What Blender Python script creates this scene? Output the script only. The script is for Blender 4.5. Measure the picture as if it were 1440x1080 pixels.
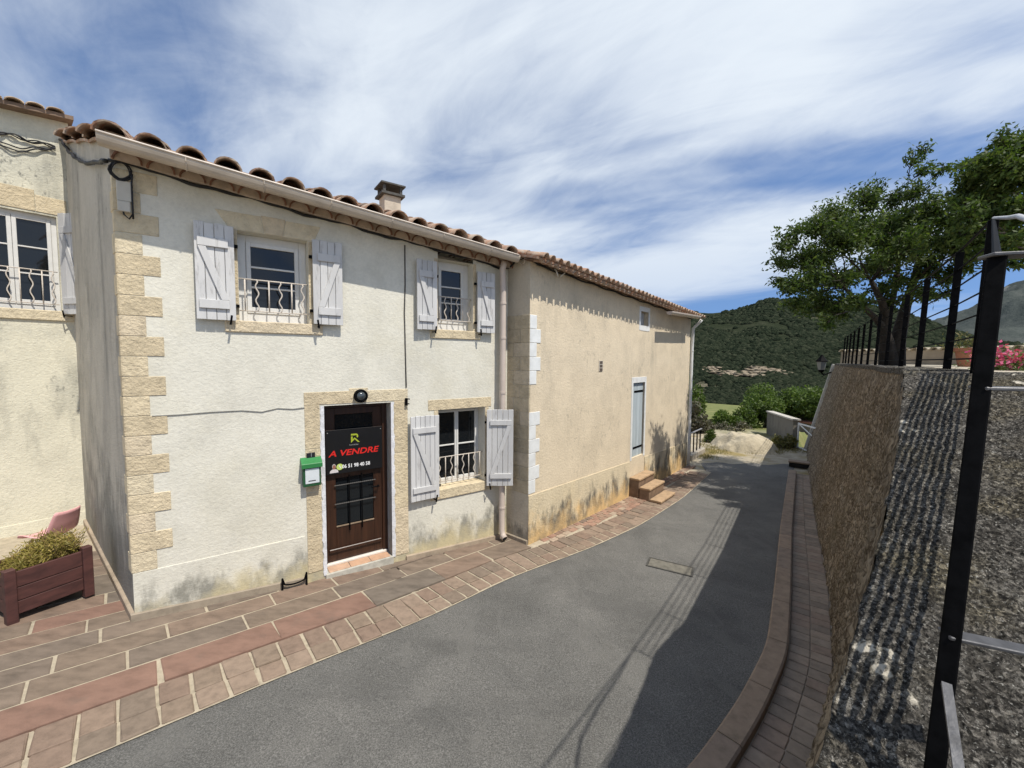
import bpy, bmesh, math, random
import numpy as np
from mathutils import Vector, Matrix

# ------------------------------------------------------------------ camera, sky, sun, exposure
scene = bpy.context.scene
for o in list(bpy.data.objects):
    bpy.data.objects.remove(o)
random.seed(7)
RS = np.random.RandomState(11)
COL = scene.collection

FPX, PITCH, ROLL, CAMZ = 570.0, 0.060, 0.007, 3.0
Fw = Vector((0, math.cos(PITCH), -math.sin(PITCH)))
R0 = Vector((1, 0, 0)); U0 = R0.cross(Fw)
Rt = R0 * math.cos(ROLL) + U0 * math.sin(ROLL)
Up = U0 * math.cos(ROLL) - R0 * math.sin(ROLL)
CAM = Vector((0, 0, CAMZ))
cd = bpy.data.cameras.new('camera')
cd.sensor_width = 36.0
cd.lens = FPX / 1440 * 36.0
cd.clip_start = 0.05
cd.clip_end = 6000
co = bpy.data.objects.new('camera', cd); COL.objects.link(co)
m = Matrix.Identity(4)
for i in range(3):
    m[i][0] = Rt[i]; m[i][1] = Up[i]; m[i][2] = -Fw[i]; m[i][3] = CAM[i]
co.matrix_world = m
scene.camera = co

SUN_H = Vector((0.74, -0.67, 0)).normalized()
SUN_EL = math.radians(60)
SUN = Vector((SUN_H.x * math.cos(SUN_EL), SUN_H.y * math.cos(SUN_EL), math.sin(SUN_EL)))

w = bpy.data.worlds.new('World'); scene.world = w; w.use_nodes = True
nt = w.node_tree; nt.nodes.clear()
def wn(t, **k):
    n = nt.nodes.new(t)
    for a, b in k.items(): setattr(n, a, b)
    return n
sky = wn('ShaderNodeTexSky', sky_type='NISHITA', sun_disc=False)
sky.sun_elevation = SUN_EL
sky.sun_rotation = math.atan2(SUN.x, SUN.y)
sky.altitude = 300; sky.air_density = 1.0; sky.dust_density = 0.15; sky.ozone_density = 2.5
bg = wn('ShaderNodeBackground'); bg.inputs['Strength'].default_value = 0.122
tcs = wn('ShaderNodeTexCoord')                     # look the sky up a little above the horizon haze, all round
va = wn('ShaderNodeVectorMath', operation='ADD'); nt.links.new(tcs.outputs['Generated'], va.inputs[0]); va.inputs[1].default_value = (0, 0, .22)
vn_ = wn('ShaderNodeVectorMath', operation='NORMALIZE'); nt.links.new(va.outputs[0], vn_.inputs[0]); nt.links.new(vn_.outputs[0], sky.inputs['Vector'])
tint = wn('ShaderNodeVectorMath', operation='MULTIPLY'); nt.links.new(sky.outputs[0], tint.inputs[0]); tint.inputs[1].default_value = (.86, .97, 1.09)
nt.links.new(tint.outputs[0], bg.inputs['Color'])
bgc = wn('ShaderNodeBackground'); bgc.inputs['Color'].default_value = (0.86, 0.93, 1.0, 1); bgc.inputs['Strength'].default_value = 0.84
tc = wn('ShaderNodeTexCoord')
sx = wn('ShaderNodeSeparateXYZ'); nt.links.new(tc.outputs['Generated'], sx.inputs[0])
def wm(op, a, b=None, c=None):
    n = wn('ShaderNodeMath', operation=op)
    for i, v in enumerate((a, b, c)):
        if v is None: continue
        if isinstance(v, (int, float)): n.inputs[i].default_value = v
        else: nt.links.new(v, n.inputs[i])
    return n.outputs[0]
zz = wm('ADD', wm('MAXIMUM', sx.outputs[2], 0.0), 0.16)
px_ = wm('DIVIDE', sx.outputs[0], zz); py_ = wm('DIVIDE', sx.outputs[1], zz)
cb = wn('ShaderNodeCombineXYZ'); nt.links.new(px_, cb.inputs[0]); nt.links.new(py_, cb.inputs[1])
SEED1 = (2.6, 1.15, 0)
def wnoise(rot, sc, scale, detail, rough, dist=0.0, loc=(0, 0, 0)):
    m0 = wn('ShaderNodeMapping'); nt.links.new(cb.outputs[0], m0.inputs[0]); m0.inputs['Rotation'].default_value = (0, 0, rot)
    mp = wn('ShaderNodeMapping'); nt.links.new(m0.outputs[0], mp.inputs[0])
    mp.inputs['Scale'].default_value = (sc[0], sc[1], 1); mp.inputs['Location'].default_value = loc
    n = wn('ShaderNodeTexNoise'); nt.links.new(mp.outputs[0], n.inputs['Vector'])
    n.inputs['Scale'].default_value = scale; n.inputs['Detail'].default_value = detail
    n.inputs['Roughness'].default_value = rough; n.inputs['Distortion'].default_value = dist
    return n.outputs['Fac']
n1 = wnoise(0.59, (0.45, 0.95), 0.80, 4, 0.5, 0.6, SEED1)               # big veils
n2 = wnoise(0.50, (0.6, 1.3), 1.9, 9, 0.60, 1.0, (0.3, 0.2, 0))       # streaks
n3 = wnoise(0.95, (0.7, 1.6), 6.5, 6, 0.6, 0.9)                        # fine ripple
s_ = wm('ADD', wm('MULTIPLY', n1, 1.30), wm('ADD', wm('MULTIPLY', n2, 0.34), wm('MULTIPLY', n3, 0.09)))
mr = wn('ShaderNodeMapRange'); mr.interpolation_type = 'SMOOTHSTEP'
nt.links.new(s_, mr.inputs['Value'])
mr.inputs['From Min'].default_value = 0.62; mr.inputs['From Max'].default_value = 1.05
mr.inputs['To Min'].default_value = 0.0; mr.inputs['To Max'].default_value = 0.93
hz = wn('ShaderNodeMapRange'); nt.links.new(sx.outputs[2], hz.inputs['Value'])
hz.inputs['From Min'].default_value = 0.0; hz.inputs['From Max'].default_value = 0.30
hz.inputs['To Min'].default_value = 0.45; hz.inputs['To Max'].default_value = 1.0
mixs = wn('ShaderNodeMixShader')
nt.links.new(wm('MULTIPLY', mr.outputs[0], hz.outputs[0]), mixs.inputs[0])
nt.links.new(bg.outputs[0], mixs.inputs[1]); nt.links.new(bgc.outputs[0], mixs.inputs[2])
wo = wn('ShaderNodeOutputWorld'); nt.links.new(mixs.outputs[0], wo.inputs['Surface'])

sl = bpy.data.lights.new('sun', 'SUN'); sl.energy = 4.2; sl.angle = math.radians(0.53); sl.color = (1.0, 0.945, 0.85)
so = bpy.data.objects.new('sun', sl); COL.objects.link(so)
so.rotation_euler = SUN.to_track_quat('Z', 'Y').to_euler(); so.location = (20, -20, 40)
scene.view_settings.view_transform = 'Standard'; scene.view_settings.look = 'None'
scene.view_settings.exposure = 0.26; scene.view_settings.gamma = 1.0
scene.view_settings.use_curve_mapping = False

# ------------------------------------------------------------------ pixel rays (photo 1440 x 1080)
def ray(x, y): return Fw + Rt * ((x - 720) / FPX) - Up * ((y - 540) / FPX)
def on_plane(x, y, q, n):
    d = ray(x, y); return CAM + d * ((Vector(q) - CAM).dot(n) / d.dot(n))
def on_z(x, y, z):
    d = ray(x, y); return CAM + d * ((z - CAMZ) / d.z)
def on_Y(x, y, Y):
    d = ray(x, y); return CAM + d * (Y / d.y)
SD = Vector((math.sin(.72), math.cos(.72), 0))          # along the street
def gs(s):
    s = min(max(s, -8.0), 13.6)
    return .095 - .0616 * (s - .505) + .00286 * (s - .505) * (s - 5.3)
def gz(x, y): return gs(x * SD.x + y * SD.y)
def on_g(x, y, off=0.0):
    z = -.2
    for i in range(40):
        q = on_z(x, y, z + off); z = .5 * z + .5 * gz(q.x, q.y)
    return q

class Fr:
    """wall frame: u along, o out of the wall, z up"""
    def __init__(s, org, d, n): s.o = Vector((org[0], org[1], 0)); s.d = Vector(d); s.n = Vector(n)
    def w(s, u, o, z): return s.o + s.d * u + s.n * o + Vector((0, 0, z))
    def px(s, x, y, o=0.0):
        q = on_plane(x, y, s.o + s.n * o, s.n); return (q - s.o).dot(s.d), q.z
    def mat(s, u, o, z):
        m = Matrix.Identity(4); p = s.w(u, o, z)
        for i in range(3):
            m[i][0] = s.d[i]; m[i][1] = s.n[i]; m[i][2] = (0, 0, 1)[i]; m[i][3] = p[i]
        return m

# ------------------------------------------------------------------ mesh helpers
class MB:
    def __init__(s): s.v = []; s.f = []
    def add(s, vs, fs):
        k = len(s.v); s.v += [tuple(v) for v in vs]; s.f += [tuple(i + k for i in f) for f in fs]; return s
    def box8(s, p):   # p: 8 points, bottom ring 0-3, top ring 4-7
        return s.add(p, [(3, 2, 1, 0), (4, 5, 6, 7), (0, 1, 5, 4), (1, 2, 6, 5), (2, 3, 7, 6), (3, 0, 4, 7)])
    def fbox(s, F, u0, u1, o0, o1, z0, z1):
        w = F.w
        return s.box8([w(u0, o1, z0), w(u1, o1, z0), w(u1, o0, z0), w(u0, o0, z0), w(u0, o1, z1), w(u1, o1, z1), w(u1, o0, z1), w(u0, o0, z1)])
    def bx(s, x0, x1, y0, y1, z0, z1):
        return s.box8([(x0, y0, z0), (x1, y0, z0), (x1, y1, z0), (x0, y1, z0), (x0, y0, z1), (x1, y0, z1), (x1, y1, z1), (x0, y1, z1)])
    def prism(s, poly, vec):
        """poly: list of points (one planar ring), extruded by vec"""
        n = len(poly); P = [Vector(p) for p in poly]; vec = Vector(vec)
        nn = Vector((0, 0, 0))
        for i in range(n): nn += P[i].cross(P[(i + 1) % n])
        if nn.dot(vec) > 0: P = P[::-1]
        vs = P + [p + vec for p in P]
        fs = [tuple(range(n)), tuple(range(2 * n - 1, n - 1, -1))]
        fs += [(i, n + i, n + (i + 1) % n, (i + 1) % n)[::-1][::-1] for i in range(n)]
        fs = [fs[0], fs[1]] + [((i + 1) % n, i, n + i, n + (i + 1) % n) for i in range(n)]
        return s.add(vs, fs)
    def bar(s, a, b, w, h, up=(0, 0, 1)):
        a, b = Vector(a), Vector(b); d = (b - a).normalized(); up = Vector(up)
        sd = d.cross(up)
        if sd.length < 1e-4: sd = d.cross(Vector((1, 0, 0)))
        sd.normalize(); u2 = sd.cross(d)
        p = [(-1, -1), (1, -1), (1, 1), (-1, 1)]
        A = [a + sd * (i * w / 2) + u2 * (j * h / 2) for i, j in p]; B = [b + sd * (i * w / 2) + u2 * (j * h / 2) for i, j in p]
        return s.box8([A[0], A[1], B[1], B[0], A[3], A[2], B[2], B[3]])
    def tube(s, pts, r, seg=8, cap=True):
        pts = [Vector(p) for p in pts]; n = len(pts)
        rr = r if hasattr(r, '__len__') else [r] * n
        vs = []; prev = None
        for i, p in enumerate(pts):
            d = (pts[min(i + 1, n - 1)] - pts[max(i - 1, 0)]).normalized()
            if prev is None:
                a = Vector((0, 0, 1)) if abs(d.z) < .9 else Vector((1, 0, 0))
                x = d.cross(a).normalized()
            else:
                x = (prev - d * prev.dot(d))
                x = x.normalized() if x.length > 1e-5 else d.orthogonal().normalized()
            prev = x; y = d.cross(x)
            vs += [p + (x * math.cos(2 * math.pi * k / seg) + y * math.sin(2 * math.pi * k / seg)) * rr[i] for k in range(seg)]
        fs = []
        for i in range(n - 1):
            for k in range(seg):
                a = i * seg + k; b = i * seg + (k + 1) % seg
                fs.append((a, b, b + seg, a + seg))
        if cap: fs += [tuple(range(seg))[::-1], tuple((n - 1) * seg + k for k in range(seg))]
        return s.add(vs, fs)
    def lathe(s, prof, c, seg=20, ax=(0, 0, 1)):
        ax = Vector(ax).normalized(); x = ax.orthogonal().normalized(); y = ax.cross(x); c = Vector(c)
        vs = [c + ax * z + (x * math.cos(2 * math.pi * k / seg) + y * math.sin(2 * math.pi * k / seg)) * max(r, 1e-4) for r, z in prof for k in range(seg)]
        fs = []
        for i in range(len(prof) - 1):
            for k in range(seg):
                a = i * seg + k; b = i * seg + (k + 1) % seg
                fs.append((a, b, b + seg, a + seg))
        fs += [tuple(range(seg))[::-1], tuple((len(prof) - 1) * seg + k for k in range(seg))]
        return s.add(vs, fs)
    def grid(s, fn, us, vs_):
        nu, nv = len(us), len(vs_)
        vs = [fn(u, v) for v in vs_ for u in us]
        fs = [(j * nu + i, j * nu + i + 1, (j + 1) * nu + i + 1, (j + 1) * nu + i) for j in range(nv - 1) for i in range(nu - 1)]
        return s.add(vs, fs)
    def mesh(s, name, mat, smooth=False, bev=0.0, seg=1):
        me = bpy.data.meshes.new(name); me.from_pydata(s.v, [], s.f)
        bm = bmesh.new(); bm.from_mesh(me)
        bmesh.ops.recalc_face_normals(bm, faces=list(bm.faces)); bm.to_mesh(me); bm.free()
        if bev > 0:
            bm = bmesh.new(); bm.from_mesh(me)
            bmesh.ops.bevel(bm, geom=list(bm.edges), offset=bev, segments=seg, affect='EDGES', profile=.6)
            bm.to_mesh(me); bm.free()
        if mat is not None: me.materials.append(mat)
        if smooth:
            me.polygons.foreach_set('use_smooth', [True] * len(me.polygons))
        me.update(); return me
    def build(s, name, mat, parent=None, smooth=False, bev=0.0, seg=1):
        return link(name, s.mesh(name, mat, smooth, bev, seg), parent)

def link(name, me, parent=None, M=None):
    o = bpy.data.objects.new(name, me); COL.objects.link(o)
    M = M.copy() if M is not None else Matrix.Identity(4)
    o.matrix_basis = M
    WM[o.name] = M
    if parent is not None:
        o.parent = parent; o.matrix_parent_inverse = WM[parent.name].inverted()
    return o
WM = {}
def tag(o, label=None, cat=None, group=None, kind=None):
    if label: o['label'] = label
    if cat: o['category'] = cat
    if group: o['group'] = group
    if kind: o['kind'] = kind
    return o
def thing(name, loc, label, cat, group=None):
    o = bpy.data.objects.new(name, None); COL.objects.link(o)
    o.empty_display_size = .1
    M = Matrix.Translation(Vector(loc)); o.matrix_basis = M; WM[o.name] = M
    return tag(o, label, cat, group)
def struct(o): o['kind'] = 'structure'; return o

# ------------------------------------------------------------------ noise in numpy
def vnoise(x, y, seed=0):
    xi = np.floor(x).astype(np.int64); yi = np.floor(y).astype(np.int64); xf = x - xi; yf = y - yi
    def h(a, b):
        n = (a * 374761393 + b * 668265263 + seed * 1442695041) & 0x7fffffff
        n = ((n ^ (n >> 13)) * 1274126177) & 0x7fffffff
        return ((n ^ (n >> 16)) & 0xffff) / 65535.0
    u = xf * xf * (3 - 2 * xf); v = yf * yf * (3 - 2 * yf)
    return (h(xi, yi) * (1 - u) + h(xi + 1, yi) * u) * (1 - v) + (h(xi, yi + 1) * (1 - u) + h(xi + 1, yi + 1) * u) * v
def fbm(x, y, oct=4, seed=0, gain=.5):
    x = np.asarray(x, float); y = np.asarray(y, float)
    a = 1.0; t = 0; s = 0
    for i in range(oct):
        s = s + a * vnoise(x * 2 ** i, y * 2 ** i, seed + i); t += a; a *= gain
    return s / t
def np_mesh(name, V, Fc, mat, parent=None, smooth=False):
    V = np.asarray(V, np.float32); Fc = np.asarray(Fc, np.int32); k = Fc.shape[1]
    me = bpy.data.meshes.new(name)
    me.vertices.add(len(V)); me.vertices.foreach_set('co', V.ravel())
    me.loops.add(Fc.size); me.loops.foreach_set('vertex_index', Fc.ravel())
    me.polygons.add(len(Fc)); me.polygons.foreach_set('loop_start', np.arange(0, Fc.size, k, dtype=np.int32))
    try: me.polygons.foreach_set('loop_total', np.full(len(Fc), k, np.int32))
    except Exception: pass
    if smooth: me.polygons.foreach_set('use_smooth', np.ones(len(Fc), bool))
    me.materials.append(mat); me.update(calc_edges=True); me.validate()
    return link(name, me, parent)
def grid_faces(nu, nv, flip=False):
    i, j = np.meshgrid(np.arange(nu - 1), np.arange(nv - 1)); a = (j * nu + i).ravel()
    f = np.stack([a, a + 1, a + nu + 1, a + nu], 1)
    return f[:, ::-1] if flip else f

# ------------------------------------------------------------------ materials
def nodes_of(name):
    m = bpy.data.materials.new(name); m.use_nodes = True; t = m.node_tree; t.nodes.clear()
    out = t.nodes.new('ShaderNodeOutputMaterial'); b = t.nodes.new('ShaderNodeBsdfPrincipled')
    t.links.new(b.outputs[0], out.inputs['Surface'])
    return m, t, b, out
def NZ(t, scale, detail=5, rough=.55, sc=(1, 1, 1), dist=0, obj=False, vec=None):
    if vec is None:
        g = t.nodes.new('ShaderNodeTexCoord' if obj else 'ShaderNodeNewGeometry')
        vec = g.outputs['Object'] if obj else g.outputs['Position']
    if sc != (1, 1, 1):
        mp = t.nodes.new('ShaderNodeMapping'); mp.inputs['Scale'].default_value = sc; t.links.new(vec, mp.inputs[0]); vec = mp.outputs[0]
    n = t.nodes.new('ShaderNodeTexNoise'); t.links.new(vec, n.inputs['Vector'])
    n.inputs['Scale'].default_value = scale; n.inputs['Detail'].default_value = detail; n.inputs['Roughness'].default_value = rough
    n.inputs['Distortion'].default_value = dist
    return n.outputs['Fac']
def RAMP(t, fac, stops):
    r = t.nodes.new('ShaderNodeValToRGB'); t.links.new(fac, r.inputs[0])
    e = r.color_ramp.elements
    while len(e) < len(stops): e.new(0.5)
    for el, (p, c) in zip(e, stops):
        el.position = p; el.color = (c[0], c[1], c[2], 1) if hasattr(c, '__len__') else (c, c, c, 1)
    return r.outputs['Color']
def MIX(t, fac, a, b, mode='MIX'):
    n = t.nodes.new('ShaderNodeMix'); n.data_type = 'RGBA'; n.blend_type = mode
    def put(s, v):
        if hasattr(v, 'is_linked') or isinstance(v, bpy.types.NodeSocket): t.links.new(v, s)
        elif hasattr(v, '__len__'): s.default_value = (v[0], v[1], v[2], 1)
        else: s.default_value = v
    put(n.inputs[0], fac); put(n.inputs[6], a); put(n.inputs[7], b)
    return n.outputs[2]
def MATH(t, op, a, b=0.0, clamp=False):
    n = t.nodes.new('ShaderNodeMath'); n.operation = op; n.use_clamp = clamp
    for i, v in enumerate((a, b)):
        if isinstance(v, bpy.types.NodeSocket): t.links.new(v, n.inputs[i])
        else: n.inputs[i].default_value = v
    return n.outputs[0]
def BUMP(t, b, h, strength=.4, dist=.01, prev=None):
    n = t.nodes.new('ShaderNodeBump'); n.inputs['Strength'].default_value = strength; n.inputs['Distance'].default_value = dist
    t.links.new(h, n.inputs['Height'])
    if prev is not None: t.links.new(prev, n.inputs['Normal'])
    t.links.new(n.outputs[0], b.inputs['Normal']); return n.outputs[0]
def RND(t):
    n = t.nodes.new('ShaderNodeObjectInfo'); return n.outputs['Random']
def simple(name, col, rough=.7, var=.12, scale=8, bump=.15, bscale=60, metal=0, rand=0.0, bd=.004, spec=.4, sc=(1, 1, 1)):
    m, t, b, o = nodes_of(name)
    c = Vector(col)
    n = NZ(t, scale, 6, .6, sc)
    cc = RAMP(t, n, [(.28, tuple(c * (1 - var * 1.6))), (.52, tuple(c)), (.76, tuple(c * (1 + var)))])
    if rand > 0:
        k = MATH(t, 'ADD', MATH(t, 'MULTIPLY', RND(t), 2 * rand), 1 - rand)
        cb_ = t.nodes.new('ShaderNodeCombineXYZ')
        for i in range(3): t.links.new(k, cb_.inputs[i])
        cc = MIX(t, 1.0, cc, cb_.outputs[0], 'MULTIPLY')
    t.links.new(cc, b.inputs['Base Color'])
    b.inputs['Roughness'].default_value = rough; b.inputs['Metallic'].default_value = metal
    b.inputs['Specular IOR Level'].default_value = spec
    if bump > 0: BUMP(t, b, NZ(t, bscale, 5, .6), bump, bd)
    return m
def palette(name, cols, rough=.8, var=.15, scale=10, bump=.3, bscale=70, bd=.004, grain=(1, 1, 1), dirt=None):
    """a colour per object from a palette (Object Info random) with fine variation"""
    m, t, b, o = nodes_of(name)
    r = t.nodes.new('ShaderNodeValToRGB'); t.links.new(RND(t), r.inputs[0]); r.color_ramp.interpolation = 'CONSTANT'
    e = r.color_ramp.elements
    while len(e) < len(cols): e.new(.5)
    for i, (el, c) in enumerate(zip(e, cols)): el.position = i / len(cols); el.color = (*c, 1)
    n = NZ(t, scale, 7, .62, grain)
    k = RAMP(t, n, [(.25, 1 - var * 1.5), (.5, 1), (.75, 1 + var)])
    c = MIX(t, 1.0, r.outputs[0], k, 'MULTIPLY')
    if dirt:
        c = MIX(t, RAMP(t, NZ(t, dirt[1], 6, .65), [(.55, 0), (.75, dirt[2])]), c, dirt[0])
    t.links.new(c, b.inputs['Base Color']); b.inputs['Roughness'].default_value = rough; b.inputs['Specular IOR Level'].default_value = .3
    BUMP(t, b, NZ(t, bscale, 6, .65), bump, bd)
    return m
def SEPZ(t):
    g = t.nodes.new('ShaderNodeNewGeometry'); s = t.nodes.new('ShaderNodeSeparateXYZ'); t.links.new(g.outputs['Position'], s.inputs[0])
    return s.outputs
def plaster(name, base, stain_col, patch_col, bump=.55, low=None, streak=None, pscale=.9, pamt=.6, grit=1.0):
    """hand-thrown lime render: broad discolouration, dark weather streaks, trowel relief"""
    m, t, b, o = nodes_of(name); B = Vector(base)
    n0 = NZ(t, 2.2, 8, .62)
    c = RAMP(t, n0, [(.25, tuple(B * .86)), (.5, tuple(B)), (.75, tuple(B * 1.07))])
    pm = RAMP(t, NZ(t, pscale, 7, .6, dist=.4), [(.50, 0), (.72, pamt)])
    c = MIX(t, pm, c, patch_col)
    g = RAMP(t, NZ(t, 26, 5, .7), [(.3, .90), (.55, 1.0), (.8, 1.05)])
    c = MIX(t, 1.0, c, g, 'MULTIPLY')
    if streak:
        sm = MATH(t, 'MULTIPLY', RAMP(t, NZ(t, streak[0], 7, .6, (1, 1, .24)), [(.50, 0), (.74, 1)]), RAMP(t, NZ(t, .7, 4, .5), [(.38, 0), (.66, streak[1])]))
        c = MIX(t, sm, c, stain_col)
        sp = MATH(t, 'MULTIPLY', RAMP(t, NZ(t, 14, 7, .7, (1, 1, .6)), [(.54, 0), (.66, .8)]), RAMP(t, NZ(t, .9, 4, .5), [(.45, 0), (.62, streak[1])]))
        c = MIX(t, sp, c, stain_col)
    if low:   # grime rising from the ground: low = (z where it ends, z fully grown, amount)
        z = SEPZ(t)[2]
        mrn = t.nodes.new('ShaderNodeMapRange'); t.links.new(z, mrn.inputs[0])
        mrn.inputs[1].default_value = low[0]; mrn.inputs[2].default_value = low[1]; mrn.inputs[3].default_value = 0; mrn.inputs[4].default_value = 1
        nn = NZ(t, 4.2, 8, .66, (1, 1, .45))
        sm = RAMP(t, MATH(t, 'ADD', MATH(t, 'MULTIPLY', nn, .9), MATH(t, 'MULTIPLY', mrn.outputs[0], .30)), [(.53, 0), (.68, low[2])])
        wk = MATH(t, 'MULTIPLY', mrn.outputs[0], 3.0, True)
        c = MIX(t, MATH(t, 'MULTIPLY', sm, wk), c, stain_col)
        sm2 = RAMP(t, MATH(t, 'ADD', MATH(t, 'MULTIPLY', NZ(t, 2.4, 8, .62, (1, 1, .7)), .9), MATH(t, 'MULTIPLY', mrn.outputs[0], .34)), [(.58, 0), (.80, .8)])
        c = MIX(t, MATH(t, 'MULTIPLY', sm2, wk), c, low[3])
    t.links.new(c, b.inputs['Base Color']); b.inputs['Roughness'].default_value = .95; b.inputs['Specular IOR Level'].default_value = .15
    n1_ = NZ(t, 24, 6, .62, (1, 1, 1.25), .5); n2_ = NZ(t, 75, 4, .6)
    p = BUMP(t, b, n1_, bump, .017 * grit); BUMP(t, b, n2_, bump * .5, .006 * grit, p)
    return m

MT = {}
MT['renderA'] = plaster('lime_render_white', (.675, .65, .56), (.17, .165, .14), (.60, .56, .43), .40, low=(.62, -.05, .75, (.58, .50, .30)), pamt=.45)
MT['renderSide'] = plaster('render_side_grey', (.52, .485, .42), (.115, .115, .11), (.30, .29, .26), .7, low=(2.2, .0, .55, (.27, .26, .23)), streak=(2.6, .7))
MT['renderB'] = plaster('render_beige', (.69, .585, .43), (.28, .25, .195), (.60, .51, .375), .55, streak=(2.2, .6), pamt=.6)
MT['renderBlow'] = plaster('render_beige_low', (.66, .565, .40), (.13, .12, .10), (.70, .58, .37), .85, low=(.62, -.32, .92, (.76, .52, .24)), pamt=.7)
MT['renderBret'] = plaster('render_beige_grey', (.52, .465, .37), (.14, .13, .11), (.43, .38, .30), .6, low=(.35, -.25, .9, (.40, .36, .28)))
MT['renderN'] = plaster('render_neighbour', (.68, .645, .515), (.15, .15, .135), (.47, .46, .39), .6, streak=(2.6, 1.0), pamt=.9)
MT['quoin'] = palette('quoin_limestone', [(.61, .51, .345), (.64, .54, .37), (.575, .48, .325), (.63, .53, .375), (.65, .56, .395)], .92, .17, 8, 1.0, 26, .022)
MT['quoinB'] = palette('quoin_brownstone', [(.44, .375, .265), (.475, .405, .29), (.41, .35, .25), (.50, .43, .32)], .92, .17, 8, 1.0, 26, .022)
MT['quoinW'] = simple('quoin_white_paint', (.70, .71, .70), .85, .1, 6, .5, 50)
MT['white'] = simple('white_paint', (.72, .72, .70), .55, .08, 9, .12, 90)
MT['whitejamb'] = simple('white_jamb_paint', (.68, .68, .70), .8, .16, 9, .7, 30, bd=.012)
MT['frame'] = simple('window_frame_white', (.66, .65, .62), .5, .05, 9, .05, 90)
MT['iron'] = simple('black_iron', (.0045, .0045, .005), .6, .4, 30, .1, 120, spec=.04)
MT['ironpale'] = simple('pale_iron', (.58, .52, .45), .6, .15, 30, .2, 120)
MT['zinc'] = simple('gutter_beige', (.50, .43, .35), .38, .10, 5, .05, 60)
MT['pipe'] = simple('downpipe_beige', (.56, .475, .41), .38, .06, 5, .03, 60)
MT['mortar'] = simple('mortar_pale', (.385, .33, .245), .95, .16, 14, .6, 60)
MT['mortard'] = simple('mortar_dark', (.33, .275, .215), .95, .16, 14, .6, 60)
MT['cable'] = simple('black_cable', (.015, .015, .017), .6, .2, 30, 0)

def shutter_paint():
    m, t, b, o = nodes_of('shutter_paint')
    n = NZ(t, 4, 8, .65, (1, 1, .25)); c = RAMP(t, n, [(.3, (.50, .495, .49)), (.55, (.58, .575, .565)), (.8, (.635, .63, .615))])
    k = RAMP(t, NZ(t, 11, 8, .72, (1, 1, .18)), [(.555, 0), (.66, .65)])
    c = MIX(t, k, c, (.30, .29, .28))
    kr = t.nodes.new('ShaderNodeMapRange'); t.links.new(RND(t), kr.inputs[0]); kr.inputs[3].default_value = .90; kr.inputs[4].default_value = 1.05
    c = MIX(t, 1.0, c, kr.outputs[0], 'MULTIPLY')
    t.links.new(c, b.inputs['Base Color']); b.inputs['Roughness'].default_value = .75
    BUMP(t, b, NZ(t, 22, 6, .65, (1, 1, .12)), .4, .004); return m
MT['shutter'] = shutter_paint()
def wood(name, c1, c2, rough=.45, sc=(1, 1, .06), scale=24):
    m, t, b, o = nodes_of(name)
    n = NZ(t, scale, 6, .6, sc, .6); t.links.new(RAMP(t, n, [(.3, c1), (.7, c2)]), b.inputs['Base Color'])
    b.inputs['Roughness'].default_value = rough; BUMP(t, b, n, .25, .003); return m
MT['door'] = wood('door_brown_wood', (.022, .009, .005), (.055, .022, .011), .4)
MT['planter'] = wood('planter_wood', (.045, .016, .014), (.098, .036, .030), .7, (.25, .25, .8), 20)
def glass():
    m, t, b, o = nodes_of('window_glass')
    b.inputs['Base Color'].default_value = (.008, .010, .012, 1); b.inputs['Roughness'].default_value = .04; b.inputs['Specular IOR Level'].default_value = .5
    BUMP(t, b, NZ(t, 1.4, 2), .02, .02); return m
MT['glass'] = glass()
MT['dark'] = simple('dark_interior', (.010, .010, .011), .9, .2, 5, 0)
def tile_mat():
    m, t, b, o = nodes_of('roof_tile_clay')
    r = t.nodes.new('ShaderNodeValToRGB'); t.links.new(RND(t), r.inputs[0]); e = r.color_ramp.elements
    cols = [(.33, .175, .11), (.39, .235, .155), (.29, .155, .105), (.43, .29, .20), (.36, .20, .125)]
    while len(e) < 5: e.new(.5)
    for i, (el, c) in enumerate(zip(e, cols)): el.position = i / 4; el.color = (*c, 1)
    c = MIX(t, RAMP(t, NZ(t, 9, 8, .65), [(.42, 0), (.60, .85)]), r.outputs[0], (.43, .365, .29))
    c = MIX(t, RAMP(t, NZ(t, 16, 8, .7), [(.60, 0), (.70, .8)]), c, (.07, .055, .045))
    t.links.new(c, b.inputs['Base Color']); b.inputs['Roughness'].default_value = .85; b.inputs['Specular IOR Level'].default_value = .2
    BUMP(t, b, NZ(t, 55, 5, .6), .4, .005); return m
MT['tile'] = tile_mat()
MT['tiledark'] = simple('eaves_tile_clay', (.20, .105, .07), .9, .25, 14, .4, 50, rand=.2)
def asphalt():
    m, t, b, o = nodes_of('asphalt')
    n = NZ(t, 1.1, 8, .62, dist=.5); c = RAMP(t, n, [(.28, (.098, .096, .090)), (.5, (.126, .123, .115)), (.74, (.156, .151, .140))])
    sp = RAMP(t, NZ(t, 85, 4, .85), [(.34, .45), (.5, 1.0), (.63, 1.75)])
    c = MIX(t, 1.0, c, sp, 'MULTIPLY')
    k = RAMP(t, NZ(t, .45, 6, .6, (1, 2.5, 1)), [(.52, 0), (.62, .35)]); c = MIX(t, k, c, (.078, .077, .074))
    k = RAMP(t, NZ(t, .9, 7, .65, (1.6, .8, 1), 1.2), [(.575, 0), (.60, .35)]); c = MIX(t, k, c, (.165, .160, .148))
    t.links.new(c, b.inputs['Base Color']); b.inputs['Roughness'].default_value = .9; b.inputs['Specular IOR Level'].default_value = .25
    BUMP(t, b, NZ(t, 85, 4, .8), 1.0, .009); return m
MT['asphalt'] = asphalt()
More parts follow.
